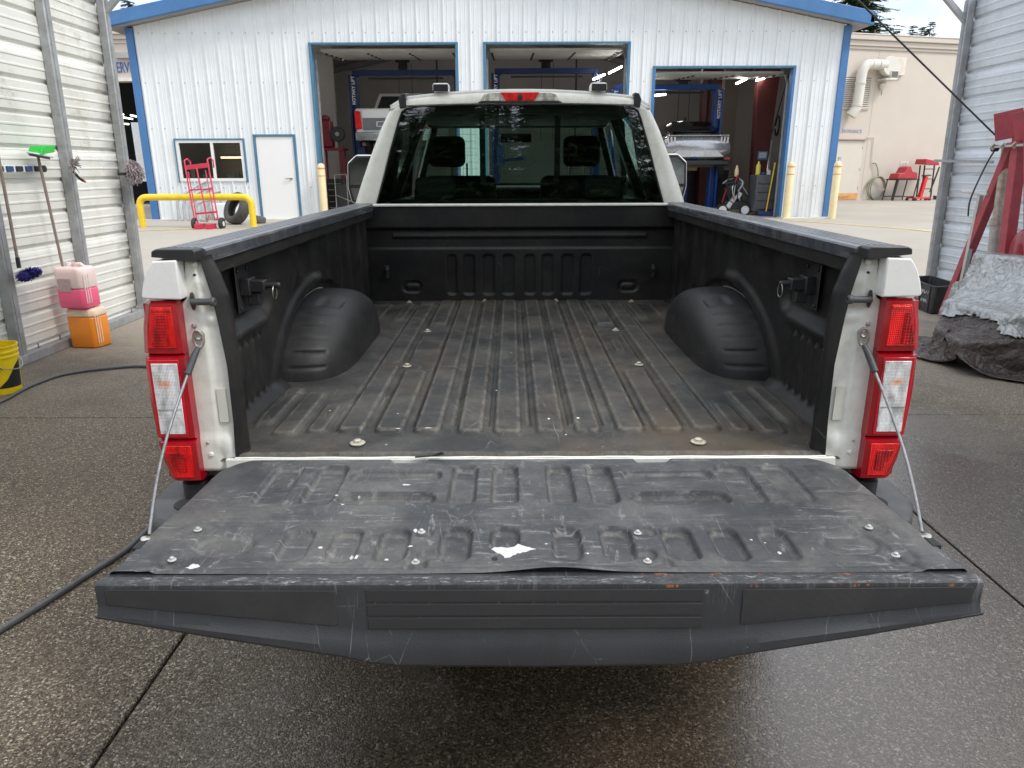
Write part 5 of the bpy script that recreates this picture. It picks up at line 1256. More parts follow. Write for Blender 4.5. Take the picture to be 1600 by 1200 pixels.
# man door
m = MB(); a, b, z0, z1 = OPEN[3]
m.box(a - .05, a, FY - .04, FY + .05, z0, z1 + .045); m.box(b, b + .05, FY - .04, FY + .05, z0, z1 + .045); m.box(a, b, FY - .04, FY + .05, z1 + .0, z1 + .045); m.build('door_frame', BLUEL, B)
m = MB(); m.box(a + .006, b - .006, FY - .012, FY + .03, z0 + .03, z1 - .006); dd = m.build('door', pm('door_white', (.78, .78, .76), .35, var=.015, vs_=1.5), B, bevel=.004)
m = MB(); m.lathe([(.03, 0), (.03, .02), (.012, .025), (.012, .05), (0, .05)], (b - .12, FY - .012, z0 + .98), 14, (R(90), 0, 0)); m.bar((b - .13, FY - .055, z0 + .98), (b - .27, FY - .055, z0 + .975), .018, .018); m.build('handle', STEEL, dd, smooth=40)
m = MB(); m.box(BX0 - .25, -4.7, FY - .10, FY + .02, G - .10, G + .03); m.build('foundation_edge', pm('foundation', (.6, .57, .5), .8), B)
m = MB(); m.box(6.45, 7.70, FY - .42, FY + .02, G - .1, G + .035); m.build('foundation_edge', pm('foundation', (.6, .57, .5), .8), B)
# roll-up doors parked under the ceiling + openers
DW = pm('door_section_white', (.52, .52, .49), .5, dirt=.2)
for i, (a, b, z0, z1) in enumerate(OPEN[:3]):
    for k in range(5):
        y0 = FY + .45 + k * .52; m = MB(); zz = z1 - .06 + k * .035
        m.box(a + .12, b - .08, y0, y0 + .50, zz, zz + .045); o = m.build('overhead_door_section', DW, B, bevel=.006)
        for f in (.0, .33, .66, 1.): 
            q = MB(); xx = a + .16 + f * (b - a - .32); q.box(xx - .025, xx + .025, y0 + .40, y0 + .54, zz - .02, zz); q.build('section_hinge', DARK, o)
    for xx in (a + .06, b - .05):
        m = MB(); m.bar((xx, FY + .25, z1 - .30), (xx, FY + .45, z1 - .09), .04, .03); m.bar((xx, FY + .42, z1 - .10), (xx, FY + 3.3, z1 + .10), .04, .03); m.bar((xx, FY + .25, G), (xx, FY + .25, z1 - .28), .04, .03); m.build('door_track', GALV, B)
    xm = (a + b) / 2 - .1 + (.02 if i else 0)
    m = MB(); m.lathe([(.0, -.12), (.10, -.12), (.13, -.06), (.13, .10), (.09, .13), (0, .13)], (xm, 20.0, z1 + .02), 16); m.box(xm - .2, xm + .2, 19.93, 20.07, z1 + .12, z1 + .18); m.build('ceiling_fan_heater', DARK, B, smooth=35)
    m = MB(); m.tube([(xm - .12, 19.9, z1), (xm - .13, 19.9, 2.4)], .008, 5); m.tube([(xm + .22, 20.1, z1 + .1), (xm + .23, 20.1, 2.4)], .008, 5); m.tube([(xm + .9, 20.5, 4.9), (xm + .9, 20.5, 2.2)], .025, 6); m.build('drop_cable', DARK, B)
# strip lights
TUBE = emi('tube_light', (1, .97, .9), 14.)
for p, q in (((5.82, 18.3, 3.72), (6.22, 18.3 + .5, 3.90)), ((6.33, 18.3, 3.80), (6.86, 18.75, 3.96)), ((3.20, 18.6, 3.42), (4.04, 18.55, 3.49)), ((2.05, 18.0, 3.80), (2.35, 18.0, 3.92)), ((2.42, 17.8, 3.92), (2.75, 17.8, 4.08)), ((-7.8, 21.5, 4.4), (-6.2, 21.5, 4.4)), ((-3.6, 22.5, 4.9), (-2.0, 22.5, 4.9)), ((0.2, 22.8, 5.0), (1.8, 22.8, 5.0)), ((4.0, 23.5, 4.6), (5.6, 23.5, 4.6))):
    m = MB(); m.bar(p, q, .05, .04); m.build('tube_light', TUBE, B)
# ---- lifts
def lift(x0, x1, yy, ztop, label, mat, name_left=True):
    o = root('vehicle_lift', label, 'vehicle lift', ((x0 + x1) / 2, yy, G), group='vehicle lifts in the workshop bays')
    for s, xx in ((-1, x0), (1, x1)):
        m = MB(); m.box(xx - .11, xx - .055, yy - .14, yy + .14, G, ztop - .05); m.box(xx + .055, xx + .11, yy - .14, yy + .14, G, ztop - .05); m.box(xx - .055, xx + .055, yy - .02, yy + .14, G, ztop - .05); m.box(xx - .22, xx + .22, yy - .25, yy + .25, G, G + .025); m.build('lift_post', mat, o, bevel=.008)
        m = MB(); m.obox((xx - s * .12, yy, 1.95), (.22, .30, .5)); m.build('lift_carriage', mat, o, bevel=.015)
        for d in (-.75, .75):
            m = MB(); m.bar((xx - s * .15, yy, 1.82), (xx - s * .75, yy + d, 1.90), .12, .07); m.build('lift_arm', mat, o)
    m = MB(); m.bar((x0 - .02, yy, ztop), (x1 + .02, yy, ztop), .14, .13); m.bar((x0 - .05, yy, ztop - .25), (x0 + .15, yy, ztop), .12, .10); m.bar((x1 + .05, yy, ztop - .25), (x1 - .15, yy, ztop), .12, .10); m.build('lift_crossbeam', mat, o, bevel=.01)
    m = MB(); m.tube([(x0 + .4, yy - .05, ztop - .14), (x1 - .4, yy - .05, ztop - .14)], .022, 6); m.build('shutoff_bar', DARK, o)
    LW = pm('lettering_white', (.7, .7, .72), .5)
    for xx in (x0, x1): text('lettering', 'ROTARY LIFT', .118, LW, (xx + .045, yy - .146, ztop - .08), (R(90), R(-90), 0), o, .002, align='RIGHT', bold=.003)
    return o
LDK = pm('lift_navy', (.008, .025, .10), .4, var=.2)
lift(-4.17, -1.42, 18.5, 4.03, 'dark blue vehicle lift in the left bay holding the raised pickup', LDK)
lift(-.45, 2.22, 18.5, 4.06, 'empty dark blue vehicle lift in the middle bay', LDK)
lift(2.70, 5.42, 18.5, 3.66, 'bright blue vehicle lift in the right bay under the silver car', LIFTB)
# ---- pickup on the left lift
CP = root('lifted_pickup', 'white pickup truck with grey tailgate raised on the left bay lift', 'pickup truck', (-3.1, 18.6, 2.0))
cx = -3.08; y0 = 17.9; z0 = 2.35
m = MB(); m.box(cx - 1.0, cx + 1.0, y0 + .05, y0 + 5.0, z0 + .05, z0 + .78); m.build('body', WHITE, CP, bevel=.06, segs=3)
m = MB(); m.box(cx - .82, cx + .82, y0 + .01, y0 + .08, z0 + .20, z0 + .76); tg = m.build('tailgate', WHITE, CP, bevel=.02)
m = MB(); m.box(cx - .80, cx + .80, y0 - .005, y0 + .03, z0 + .24, z0 + .54); m.build('grey_band', pm('band_grey', (.16, .16, .16), .4), tg, bevel=.004)
m = MB(); m.box(cx - .45, cx + .45, y0 - .012, y0 + .0, z0 + .44, z0 + .455); m.box(cx - .45, cx - .42, y0 - .012, y0 + .0, z0 + .33, z0 + .455); m.box(cx - .45, cx + .45, y0 - .012, y0 + .0, z0 + .33, z0 + .345); m.build('pressed_outline', WHITE, tg)
for s in (-1, 1):
    m = MB(); m.prism([(s * .83, .28), (s * .99, .26), (s * 1.0, .72), (s * .85, .70)], lambda a, b, d: (cx + a, d, z0 + b), y0 - .01, y0 + .10); m.build('tail_lamp', L_RED, CP, bevel=.015)
    for yy in (y0 + 1.0, y0 + 4.3):
        m = MB(); m.lathe([(.20, -.12), (.36, -.12), (.40, -.08), (.40, .08), (.36, .12), (.20, .12)], (cx + s * .84, yy, z0 - .15), 28, (0, R(90), 0)); m.build('wheel', RUBBER, CP, smooth=40)
m = MB(); m.box(cx - .98, cx + .98, y0 - .16, y0 + .06, z0 - .02, z0 + .19); m.build('bumper', pm('chrome', (.75, .76, .78), .12, .9, var=.02), CP, bevel=.03)
m = MB(); m.prism([(-.80, .78), (.80, .78), (.62, 1.28), (-.62, 1.28)], lambda a, b, d: (cx + a, d + (b - .78) * .25, z0 + b), y0 + 1.5, y0 + 3.6); cb = m.build('cab', WHITE, CP, bevel=.05, segs=3)
m = MB(); m.prism([(-.68, .86), (.68, .86), (.54, 1.20), (-.54, 1.20)], lambda a, b, d: (cx + a, d + (b - .78) * .25, z0 + b), y0 + 1.48, y0 + 1.52); m.build('rear_window', DARK, cb)
m = MB(); m.tube([(cx - .80, y0 - .02, z0 - .10), (cx - .80, y0 + 2.2, z0 - .05)], .05, 10); m.tube([(cx - .55, y0 - .0, z0 - .16), (cx + .5, y0 + .2, z0 - .12)], .07, 8); m.box(cx - .5, cx - .3, y0 + .1, y0 + 4.4, z0 - .2, z0 + .04); m.box(cx - .9, cx + .9, y0 + .9, y0 + 1.1, z0 - .25, z0 - .12); m.build('exhaust_and_axle', pm('rusty_under', (.12, .09, .07), .7), CP, smooth=40)
# ---- silver crossover on the right lift
CS = root('lifted_crossover', 'silver fastback crossover car raised on the right bay lift', 'car', (4.72, 18.6, 1.9))
cx = 4.78; y0 = 17.75; z0 = 1.80; W_ = .93
def loft(prof_rows, nm, mat, par, sm_=50, bv=0):
    m = MB(); m.grid(np.array(prof_rows)); n = len(prof_rows[0])
    m.f.append(tuple(range(n))); m.f.append(tuple((len(prof_rows) - 1) * n + i for i in range(n))); return m.build(nm, mat, par, smooth=sm_, bevel=bv)
def ringc(y, zb, zt, w0, w1, n=24, p=3.2):
    o = []
    for i in range(n):
        t = 2 * math.pi * i / n; c_, s_ = math.cos(t), math.sin(t)
        fx = abs(c_) ** (2 / p) * (1 if c_ >= 0 else -1); fz = abs(s_) ** (2 / p) * (1 if s_ >= 0 else -1)
        ww = w0 + (w1 - w0) * (fz + 1) / 2; o.append((cx + fx * ww, y, (zb + zt) / 2 + fz * (zt - zb) / 2))
    return o + [o[0]]
loft([ringc(y0 + a, z0 + b, z0 + c_, w0, w1) for a, b, c_, w0, w1 in ((0, .22, .48, .80, .80), (.05, .08, .60, .88, .86), (.25, .0, .68, .94, .88), (1.0, -.02, .72, .95, .88), (3.0, -.02, .74, .95, .88), (4.4, .0, .62, .9, .82), (4.7, .1, .5, .8, .7))], 'body', SILV, CS)
loft([ringc(y0 + a, z0 + b, z0 + c_, w0, w1, p=2.6) for a, b, c_, w0, w1 in ((.28, .60, .70, .70, .62), (.6, .60, .90, .78, .62), (1.1, .60, 1.05, .80, .60), (2.0, .6, 1.10, .82, .60), (3.0, .6, .98, .82, .62), (3.7, .6, .72, .8, .7))], 'roof', pm('black_gloss', (.01, .01, .012), .12, coat=1), CS)
m = MB(); m.add([(cx - .62, y0 + .30, z0 + .735), (cx + .62, y0 + .30, z0 + .735), (cx + .52, y0 + .93, z0 + 1.01), (cx - .52, y0 + .93, z0 + 1.01)], [(0, 1, 2, 3)]); m.build('rear_window', pm('car_glass', (.01, .012, .015), .05, coat=1), CS, solid=.01)
m = MB(); m.obox((cx, y0 + .10, z0 + .64), (1.60, .22, .03), (R(8), 0, 0)); m.build('spoiler_lip', SILV, CS, bevel=.01)
for s in (-1, 1):
    m = MB()
    for k in range(3): m.obox((cx + s * (.60 + k * .085), y0 - .0 + k * .012, z0 + .52), (.045, .03, .15), (0, R(s * 6), 0))
    o = m.build('tail_lamp', pm('lamp_white', (.75, .72, .72), .2, coat=1), CS)
    m = MB(); m.obox((cx + s * .78, y0 + .0, z0 + .06), (.14, .03, .05)); m.build('reflector', REDP, CS)
    for yy in (y0 + .95, y0 + 3.75):
        m = MB(); m.lathe([(.20, -.10), (.32, -.11), (.36, -.08), (.36, .08), (.32, .11), (.20, .10)], (cx + s * .80, yy, z0 - .18), 28, (0, R(90), 0)); m.build('wheel', RUBBER, CS, smooth=40)
m = MB(); m.prism([(-.70, .10), (.70, .10), (.50, .27), (-.50, .27)], lambda a, b, d: (cx + a, d, z0 + b), y0 - .03, y0 + .05); m.build('bumper_panel', pm('bright_silver', (.66, .67, .68), .3, .3), CS, bevel=.01)
m = MB(); m.box(cx - .17, cx + .17, y0 - .045, y0 - .028, z0 + .11, z0 + .25); m.build('number_plate', pm('plate_white', (.7, .7, .72), .5, var=.2, vs_=40), CS, bevel=.004)
m = MB(); m.box(cx - .86, cx + .86, y0 + .02, y0 + .3, z0 - .12, z0 + .03); m.build('lower_bumper', BLKP, CS, bevel=.04)
m = MB(); m.box(cx - .5, cx + .5, y0 + .4, y0 + 3.6, z0 - .16, z0 - .04); m.box(cx - .25, cx + .1, y0 + .3, y0 + .8, z0 - .24, z0 - .12); m.build('underbody', pm('under_brass', (.16, .11, .05), .6), CS)
m = MB(); m.obox((cx, y0 + 1.6, z0 + 1.13), (.03, .12, .07), (R(20), 0, 0)); m.build('roof_fin', BLKP, CS)
# ---- workshop clutter
def simple(name, label, cat, parts, loc, group=None):
    o = root(name, label, cat, loc, group)
    for nm, mb, mt, bv in parts: mb.build(nm, mt, o, bevel=bv)
    return o
def bx(*a): m = MB(); m.box(*a); return m
def tb(pts, r, n=8): m = MB(); m.tube(pts, r, n); return m
def wheel_(c_, r, wd, axis='x'):
    m = MB(); rot = (0, R(90), 0) if axis == 'x' else (R(90), 0, 0)
    m.lathe([(r * .5, -wd / 2), (r * .9, -wd / 2), (r, -wd / 4), (r, wd / 4), (r * .9, wd / 2), (r * .5, wd / 2)], c_, 20, rot); return m
def hub_(c_, r, wd, axis='x'):
    m = MB(); rot = (0, R(90), 0) if axis == 'x' else (R(90), 0, 0); m.lathe([(0, -wd / 2), (r * .52, -wd / 2), (r * .52, wd / 2), (0, wd / 2)], c_, 16, rot); return m
# red stand with machine, left bay
ma = root('brake_lathe', 'dark red machine with a black wheel on a red steel stand in the left bay', 'machine', (-4.75, 18.1, G))
for p in ((-5.0, 17.9), (-4.5, 17.9), (-5.0, 18.4), (-4.5, 18.4)):
    m = MB(); m.bar((p[0], p[1], G), (p[0], p[1], 2.1), .05, .05); m.build('leg', pm('dark_red', (.16, .012, .02), .4), ma)
m = MB(); m.box(-5.1, -4.42, 17.8, 18.5, 2.1, 2.16); m.build('table_top', pm('dark_red', (.16, .012, .02), .4), ma)
m = MB(); m.box(-5.05, -4.72, 17.95, 18.3, 2.16, 2.85); m.obox((-4.88, 18.1, 2.9), (.2, .2, .14)); m.build('housing', pm('dark_red', (.16, .012, .02), .4), ma, bevel=.05)
wheel_((-4.55, 17.92, 2.50), .19, .12, 'y').build('drum', BLKP, ma, smooth=40); hub_((-4.55, 17.90, 2.50), .10, .14, 'y').build('drum_hub', STEEL, ma)
for i, (xx, yy, ww, hh, lb) in enumerate(((-4.62, 17.5, .5, .95, 'black tool cabinet just inside the left bay jamb'), (-3.9, 18.3, .7, 1.1, 'dark tool cabinet behind the truck mirror in the left bay'), (-3.95, 21.5, 1.0, 1.55, 'light grey cabinet standing deep in the left bay'))):
    mt = pm('black_cabinet', (.02, .02, .022), .4) if i < 2 else pm('pale_cabinet', (.42, .41, .38), .5)
    o = simple('tool_cabinet', lb, 'cabinet', [('cabinet_body', bx(xx - ww / 2, xx + ww / 2, yy, yy + .5, G + .1, G + hh), mt, .01)], (xx, yy, G), 'tool cabinets in the workshop')
    for k in range(5):
        z = G + .16 + k * (hh - .2) / 5; q = bx(xx - ww / 2 + .02, xx + ww / 2 - .02, yy - .02, yy, z, z + (hh - .2) / 5 - .02); q.build('drawer', mt, o, bevel=.004)
        q = bx(xx - ww / 2 + .08, xx + ww / 2 - .08, yy - .035, yy - .02, z + .06, z + .075); q.build('drawer_handle', STEEL, o)
# cart by the jamb
o = root('wire_cart', 'black wire cart with silver rails just inside the left bay', 'cart', (-4.35, 17.0, G))
for p, q in (((-4.5, 17, G), (-4.5, 17, 1.5)), ((-4.2, 17, G), (-4.2, 17, 1.5)), ((-4.5, 17, 1.5), (-4.2, 17, 1.5)), ((-4.5, 17, 1.0), (-4.1, 16.9, .85))): tb([p, q], .012, 6).build('cart_rail', STEEL, o)
bx(-4.5, -4.2, 17.0, 17.5, .6, 1.25).build('cart_body', BLKP, o)
# right bay: bench, red case, tool chests, trolley with white wheels, broom
o = simple('work_bench', 'dark workbench cabinet against the back of the right bay', 'workbench', [('bench_body', bx(5.25, 6.6, 21.0, 21.6, G, 1.55), pm('black_cabinet', (.02, .02, .022), .4), .01), ('bench_top', bx(5.2, 6.65, 20.95, 21.65, 1.55, 1.60), pm('bench_grey', (.2, .2, .2), .4), .005)], (5.9, 21, G))
simple('red_case', 'small red case with a white label on the dark workbench', 'case', [('case_body', bx(5.95, 6.28, 21.05, 21.4, 1.60, 2.06), REDP, .02), ('case_label', bx(6.05, 6.2, 21.035, 21.049, 1.75, 1.9), PAINTW, 0), ('case_handle', tb([(6.02, 21.2, 2.06), (6.05, 21.2, 2.12), (6.2, 21.2, 2.12), (6.23, 21.2, 2.06)], .012), BLKP, 0)], (6.1, 21.2, 1.6))
simple('black_crate', 'black open crate on the dark workbench left of the red case', 'crate', [('crate_body', bx(5.3, 5.85, 21.05, 21.5, 1.60, 2.02), DARK, .01), ('crate_rim', bx(5.28, 5.87, 21.03, 21.52, 2.0, 2.04), BLKP, .005)], (5.5, 21.2, 1.6))
GRC = pm('grey_tool_cart', (.10, .10, .11), .45)
tc_ = root('grey_tool_cart', 'dark grey plastic tool cart beside the right bay jamb', 'tool cart', (6.6, 17.0, G))
bx(6.15, 6.62, 17.0, 17.6, G + .12, 1.45).build('cart_body', GRC, tc_, bevel=.02)
for k in range(4): bx(6.18, 6.59, 16.97, 17.0, G + .18 + k * .21, G + .36 + k * .21).build('drawer', GRC, tc_, bevel=.004)
for p in ((6.2, 17.05), (6.58, 17.05)): wheel_((p[0], p[1], G + .07), .06, .04).build('castor', RUBBER, tc_, smooth=40)
m = MB(); r9 = random.Random(9)
for i, (lb, cc) in enumerate((('yellow bottle standing on the grey tool cart', (.6, .55, .08)), ('blue tray of tools on the grey tool cart', (.03, .08, .2)), ('white tub on the grey tool cart', (.6, .6, .6)))):
    xx = 6.22 + i * .14; hh = (.32, .06, .12)[i]
    m = MB(); m.lathe([(.06, 0), (.06, hh * .7), (.025, hh * .85), (.025, hh), (0, hh)], (xx, 17.2, 1.46), 14); tag(m.build(('bottle', 'tool_tray', 'white_tub')[i], pm('c%d_plastic' % i if False else ('bottle_yellow', 'tray_blue', 'tub_white')[i], cc, .4), smooth=40), lb, ('bottle', 'tray', 'tub')[i])
tr = root('diagnostic_trolley', 'black trolley hung with leads and hoses on white wheels in the right bay', 'trolley', (5.75, 17.6, G))
for p in ((5.42, 17.3), (5.52, 17.75), (6.0, 17.3)):
    wheel_((p[0], p[1], G + .14), .14, .05, 'y').build('wheel', RUBBER, tr, smooth=40); hub_((p[0], p[1], G + .14), .20, .06, 'y').build('wheel_hub', pm('white_hub', (.7, .7, .7), .5), tr)
bx(5.5, 6.05, 17.4, 17.85, G + .15, G + .35).build('trolley_base', BLKP, tr, bevel=.02); bx(5.62, 5.98, 17.5, 17.8, G + .35, 1.35).build('trolley_body', BLKP, tr, bevel=.03)
for i in range(26):
    p = Vector((5.8, 17.45, 1.38)); q = Vector((r9.uniform(5.4, 6.12), 17.35 + r9.uniform(-.05, .1), r9.uniform(.75, 1.3)))
    c_ = r9.choice([BLKP, BLKP, BLKP, pm('lead_red', (.35, .02, .03), .5), pm('lead_grey', (.4, .4, .42), .4), STEEL])
    md = (p + q) / 2 + Vector((r9.uniform(-.12, .12), -.05, r9.uniform(-.05, .12))); tb(catmull([p, md, q], 5), r9.uniform(.010, .022), 6).build('lead', c_, tr, smooth=60)
for xx, z in ((5.72, .85), (5.85, .95), (5.62, .7)):
    m = MB(); m.obox((xx, 17.42, z), (.12, .05, .16), (0, .5, 0)); m.build('white_clip', pm('white_hub', (.7, .7, .7), .5), tr, bevel=.01)
bt_ = simple('spray_bottle', 'beige bottle on top of the black trolley', 'bottle', [], (5.78, 17.6, 1.36)); m = MB(); m.lathe([(.05, 0), (.055, .2), (.03, .27), (.02, .33), (0, .33)], (5.80, 17.6, 1.36), 14); m.build('bottle_body', CREAMY, bt_, smooth=40)
br = root('yellow_broom', 'broom with a yellow handle and blue head leaning inside the right bay', 'broom', (6.40, 16.85, G))
tb([(6.40, 16.85, G + .12), (6.56, 16.98, 1.75)], .018).build('handle', YELL, br); bx(6.22, 6.60, 16.78, 16.92, G + .02, G + .13).build('broom_head', pm('broom_blue', (.03, .05, .2), .8), br, bevel=.02)
simple('red_bottle_jack', 'red jack with a yellow label on the floor under the silver car', 'jack', [('jack_body', bx(4.35, 4.6, 18.3, 18.55, G, 1.45), REDP, .03), ('jack_label', bx(4.4, 4.56, 18.28, 18.3, 1.0, 1.3), YELL, 0)], (4.5, 18.4, G))
simple('navy_oil_drain', 'dark blue oil drain tank on the floor of the right bay', 'oil drain', [('tank', bx(4.3, 4.9, 18.9, 19.4, G, 1.65), LDK, .05), ('drain_bowl', bx(4.25, 4.95, 18.85, 19.45, 1.65, 1.72), LDK, .02)], (4.6, 19.1, G))
hr = root('hose_loop', 'black hose loop hanging on the inner wall of the right bay', 'hose', (7.45, 19.6, 2.8)); tb([(7.4, 19.5 + .16 * math.cos(t), 2.75 + .26 * math.sin(t)) for t in np.linspace(0, 6, 24)], .025, 6).build('hose', BLKP, hr, smooth=60)
tb([(7.4, 19.0, 4.0), (7.42, 19.9, 2.6), (7.45, 21.8, 1.8)], .012, 6).build('hose_lead', BLKP, hr)

# ================================================================== yard things
bo = []
def bollard(x_, y_, label):
    o = root('bollard', label, 'bollard', (x_, y_, G), 'cream bollards beside the bay doors')
    m = MB(); m.lathe([(.085, -.02), (.085, 1.16), (.078, 1.20), (.085, 1.22), (.085, 1.26), (.06, 1.31), (.02, 1.325), (0, 1.325)], (x_, y_, G), 24); m.build('post', CREAMY, o, smooth=35)
    for z in (1.03, 1.20):
        q = MB(); q.lathe([(.0855, z), (.0875, z + .003), (.0875, z + .014), (.0855, z + .017)], (x_, y_, G), 24); q.build('orange_band', pm('band_orange', (.6, .16, .05), .6), o)
bollard(6.58, 15.95, 'cream bollard with orange bands at the right jamb of the right bay')
bollard(7.62, 15.80, 'cream bollard with orange bands at the right corner of the white workshop')
bollard(-4.55, 15.95, 'cream bollard with faint bands at the left jamb of the left bay')
yr = root('yellow_guard_rail', 'yellow bent pipe guard rail in front of the office window', 'guard rail', (-6.9, 13.9, G))
ya = 13.9; xL, xR = AT(220, 330, 'y', ya).x, AT(394, 330, 'y', ya).x; zt = AT(300, 308, 'y', ya).z; rc = .16
pts = [Vector((xL, ya, .3)), Vector((xL, ya, zt - rc))] + [Vector((xL + rc - rc * math.cos(t), ya, zt - rc + rc * math.sin(t))) for t in np.linspace(.2, 1.57, 6)] + [Vector((xR - rc + rc * math.sin(t), ya, zt - rc + rc * math.cos(t))) for t in np.linspace(0, 1.37, 6)] + [Vector((xR, ya, zt - rc)), Vector((xR, ya, .3))]
m = MB(); m.tube(pts, .068, 16); m.build('pipe', YELL, yr, smooth=60)
# red hand truck
HT = pm('hand_truck_red', (.55, .03, .07), .4, var=.1, dirt=.2)
ht = root('hand_truck', 'red steel hand truck standing before the yellow guard rail', 'hand truck', (-6.6, 13.6, G))
yb0, yt0 = 13.45, 13.70
def HP(u, v, dy=0.): 
    f = (357 - v) / 107; y = yb0 + (yt0 - yb0) * f; p = AT(u, v, 'y', y); p.y += dy; return p
for (u0, v0), (u1, v1) in (((305, 350), (289, 258)), ((341, 345), (325, 256)), ((322, 333), (307, 262))):
    tb([HP(u0, v0), HP(u1, v1)], .016).build('upright', HT, ht, smooth=60)
for (u0, v0), (u1, v1) in (((309, 350), (294, 268)), ((336, 345), (321, 266))):
    tb([HP(u0, v0), HP(u1, v1)], .011).build('inner_rail', HT, ht, smooth=60)
for (u0, v0), (u1, v1), h in (((289, 262), (327, 258), .09), ((296, 297), (332, 295), .03), ((305, 334), (340, 331), .04)):
    m = MB(); m.bar(HP(u0, v0), HP(u1, v1), .02, h, (0, 0, 1)); m.build('cross_bar', HT, ht, bevel=.004)
for u, v in ((289, 258), (325, 256)):
    tb([HP(u, v), HP(u - 1, v - 7), HP(u + 2, v - 10, .05), HP(u + 5, v - 5, .10), HP(u + 6, v + 6, .10)], .016).build('handle', HT, ht, smooth=60)
for u, v in ((303, 351), (345, 348)):
    p = HP(u, v); wheel_((p.x, p.y + .05, G + .11), .125, .07).build('wheel', RUBBER, ht, smooth=40); hub_((p.x, p.y + .05, G + .11), .10, .08).build('hub', PAINTW, ht)
pa, pb = HP(303, 351), HP(345, 348); tb([(pa.x, pa.y + .05, G + .11), (pb.x, pb.y + .05, G + .11)], .014).build('axle', STEEL, ht)
for px0, px1 in ((.10, .22), (.33, .45)): bx(pa.x + px0, pa.x + px1, yb0 - .22, yb0 + .05, G + .012, G + .12).build('toe_plate', HT, ht)
for i in range(6): tb([(pa.x + .28, yb0, G + .16), (pa.x + .28 + r9.uniform(-.16, .16), yb0 - .05, G + .16 + r9.uniform(0, .16))], .014, 5).build('bracket', STEEL, ht)
# conduits
for i in range(4):
    ck = root('conduit', ('leftmost of the four grey conduits rising from the ground into the white wall', 'second from left of the four grey conduits at the white wall', 'third from left of the four grey conduits at the white wall', 'rightmost and lowest bend of the four grey conduits at the white wall')[i], 'conduit', (-7.9 + i * .13, 15.8, G), 'grey conduits at the workshop wall')
    xx = -8.02 + i * .14; z = G; hh = .52 - i * .05
    pts = [(xx, 15.85, z - .05), (xx, 15.85, z + hh - .15), (xx + .03, 15.86, z + hh - .02), (xx + .10, 15.88, z + hh + .07), (xx + .52 + i * .03, 16.10, z + hh + .36 - i * .05), (xx + .56 + i * .03, 16.22, z + hh + .38 - i * .05)]
    tb(catmull([Vector(p) for p in pts], 5), .035).build('pipe', pm('conduit_grey', (.42, .43, .44), .5), ck, smooth=60)
    tb([(xx, 15.85, z - .02), (xx, 15.85, z + .10)], .045).build('coupling', pm('conduit_grey', (.42, .43, .44), .5), ck, smooth=60)
simple('junction_box', 'small pale electrical box low on the wall behind the conduits', 'electrical box', [('box_body', bx(-7.25, -6.85, 15.98, 16.14, G + .05, G + .42), M_fac, .02), ('box_lid', bx(-7.22, -6.88, 15.965, 15.98, G + .08, G + .39), M_fac, .004)], (-7.05, 16.0, G))
# tyre leaning
ty = root('old_tyre', 'worn tyre leaning against the white wall beside the door', 'tyre', (-6.1, 14.6, G))
m = MB(); ro, ri, wd = .36, .21, .125
prof = [(ri, -wd * .7), (ri + .03, -wd * .92), (ro - .08, -wd * 1.05), (ro - .02, -wd * .85), (ro, -wd * .6), (ro + .003, 0), (ro, wd * .6), (ro - .02, wd * .85), (ro - .08, wd * 1.05), (ri + .03, wd * .92), (ri, wd * .7), (ri + .02, wd * .5), (ro - .06, wd * .6), (ro - .05, 0), (ro - .06, -wd * .6), (ri + .02, -wd * .5), (ri, -wd * .7)]
m.lathe(prof, (0, 0, 0), 48); m.f = [f for f in m.f if len(f) == 4]
mt_ = Euler((R(90), 0, 0)).to_matrix(); m3 = Matrix.Rotation(R(-38), 3, 'Z') @ Matrix.Rotation(R(-24), 3, 'X')
tc0 = AT(371, 332, 'y', 14.7); m.v = [tuple(Vector((tc0.x, tc0.y, G + .355)) + m3 @ (mt_ @ Vector(v))) for v in m.v]; m.build('tyre_carcass', pm('grey_tyre', (.055, .052, .048), .75, var=.15, dirt=.5, dc=(.14, .13, .11), vs_=8), ty, smooth=45)
m = MB(); m.obox((tc0.x + .42, 14.9, G + .09), (.24, .2, .18), (0, .2, .5)); tag(m.build('rock', pm('dark_stone', (.10, .10, .09), .9), bevel=.05), 'dark lump of stone on the ground to the right of the old tyre', 'stone')
bx(tc0.x - .55, tc0.x - .10, 14.1, 14.2, G, G + .05).build('x', HT) if False else None

# ================================================================== beige building on the right
E1 = root('beige_building_right', 'beige stucco building with louvre vent, duct and entrance door beyond the workshop', 'building', (11.9, 25.2, G))
O = Vector((11.9, 25.2, 0)); dv = Vector((6, 1.6, 0)).normalized(); nv_ = Vector((dv.y, -dv.x, 0))
def W(s, z, o=0.): return O + dv * s + nv_ * o + Vector((0, 0, z))
def wbox(s0, s1, z0, z1, o0, o1):
    m = MB(); m.add([W(s, z, o) for z in (z0, z1) for o in (o0, o1) for s in (s0, s1)], [(0, 1, 3, 2), (4, 6, 7, 5), (0, 4, 5, 1), (2, 3, 7, 6), (0, 2, 6, 4), (1, 5, 7, 3)]); return m
wbox(-5, 14, .3, 5.9, -.4, 0).build('wall', BEIGE, E1)
for z0_, z1_, o_ in ((5.52, 5.62, .05), (5.62, 5.80, .10), (5.80, 5.97, .18)): wbox(-5.1, 14.1, z0_ + .001, z1_, -.5, o_).build('cornice', BEIGE, E1, bevel=.02)
wbox(-5, 14, 5.971, 6.0, -.55, .20).build('coping', pm('coping_white', (.68, .64, .58), .6), E1)
for s in (.92, -2.2, 5.5): wbox(s, s + .012, .5, 5.5, .0005, .003).build('control_joint', pm('joint_brown', (.36, .31, .26), .9), E1)  # joint strips coloured a darker brown than the stucco
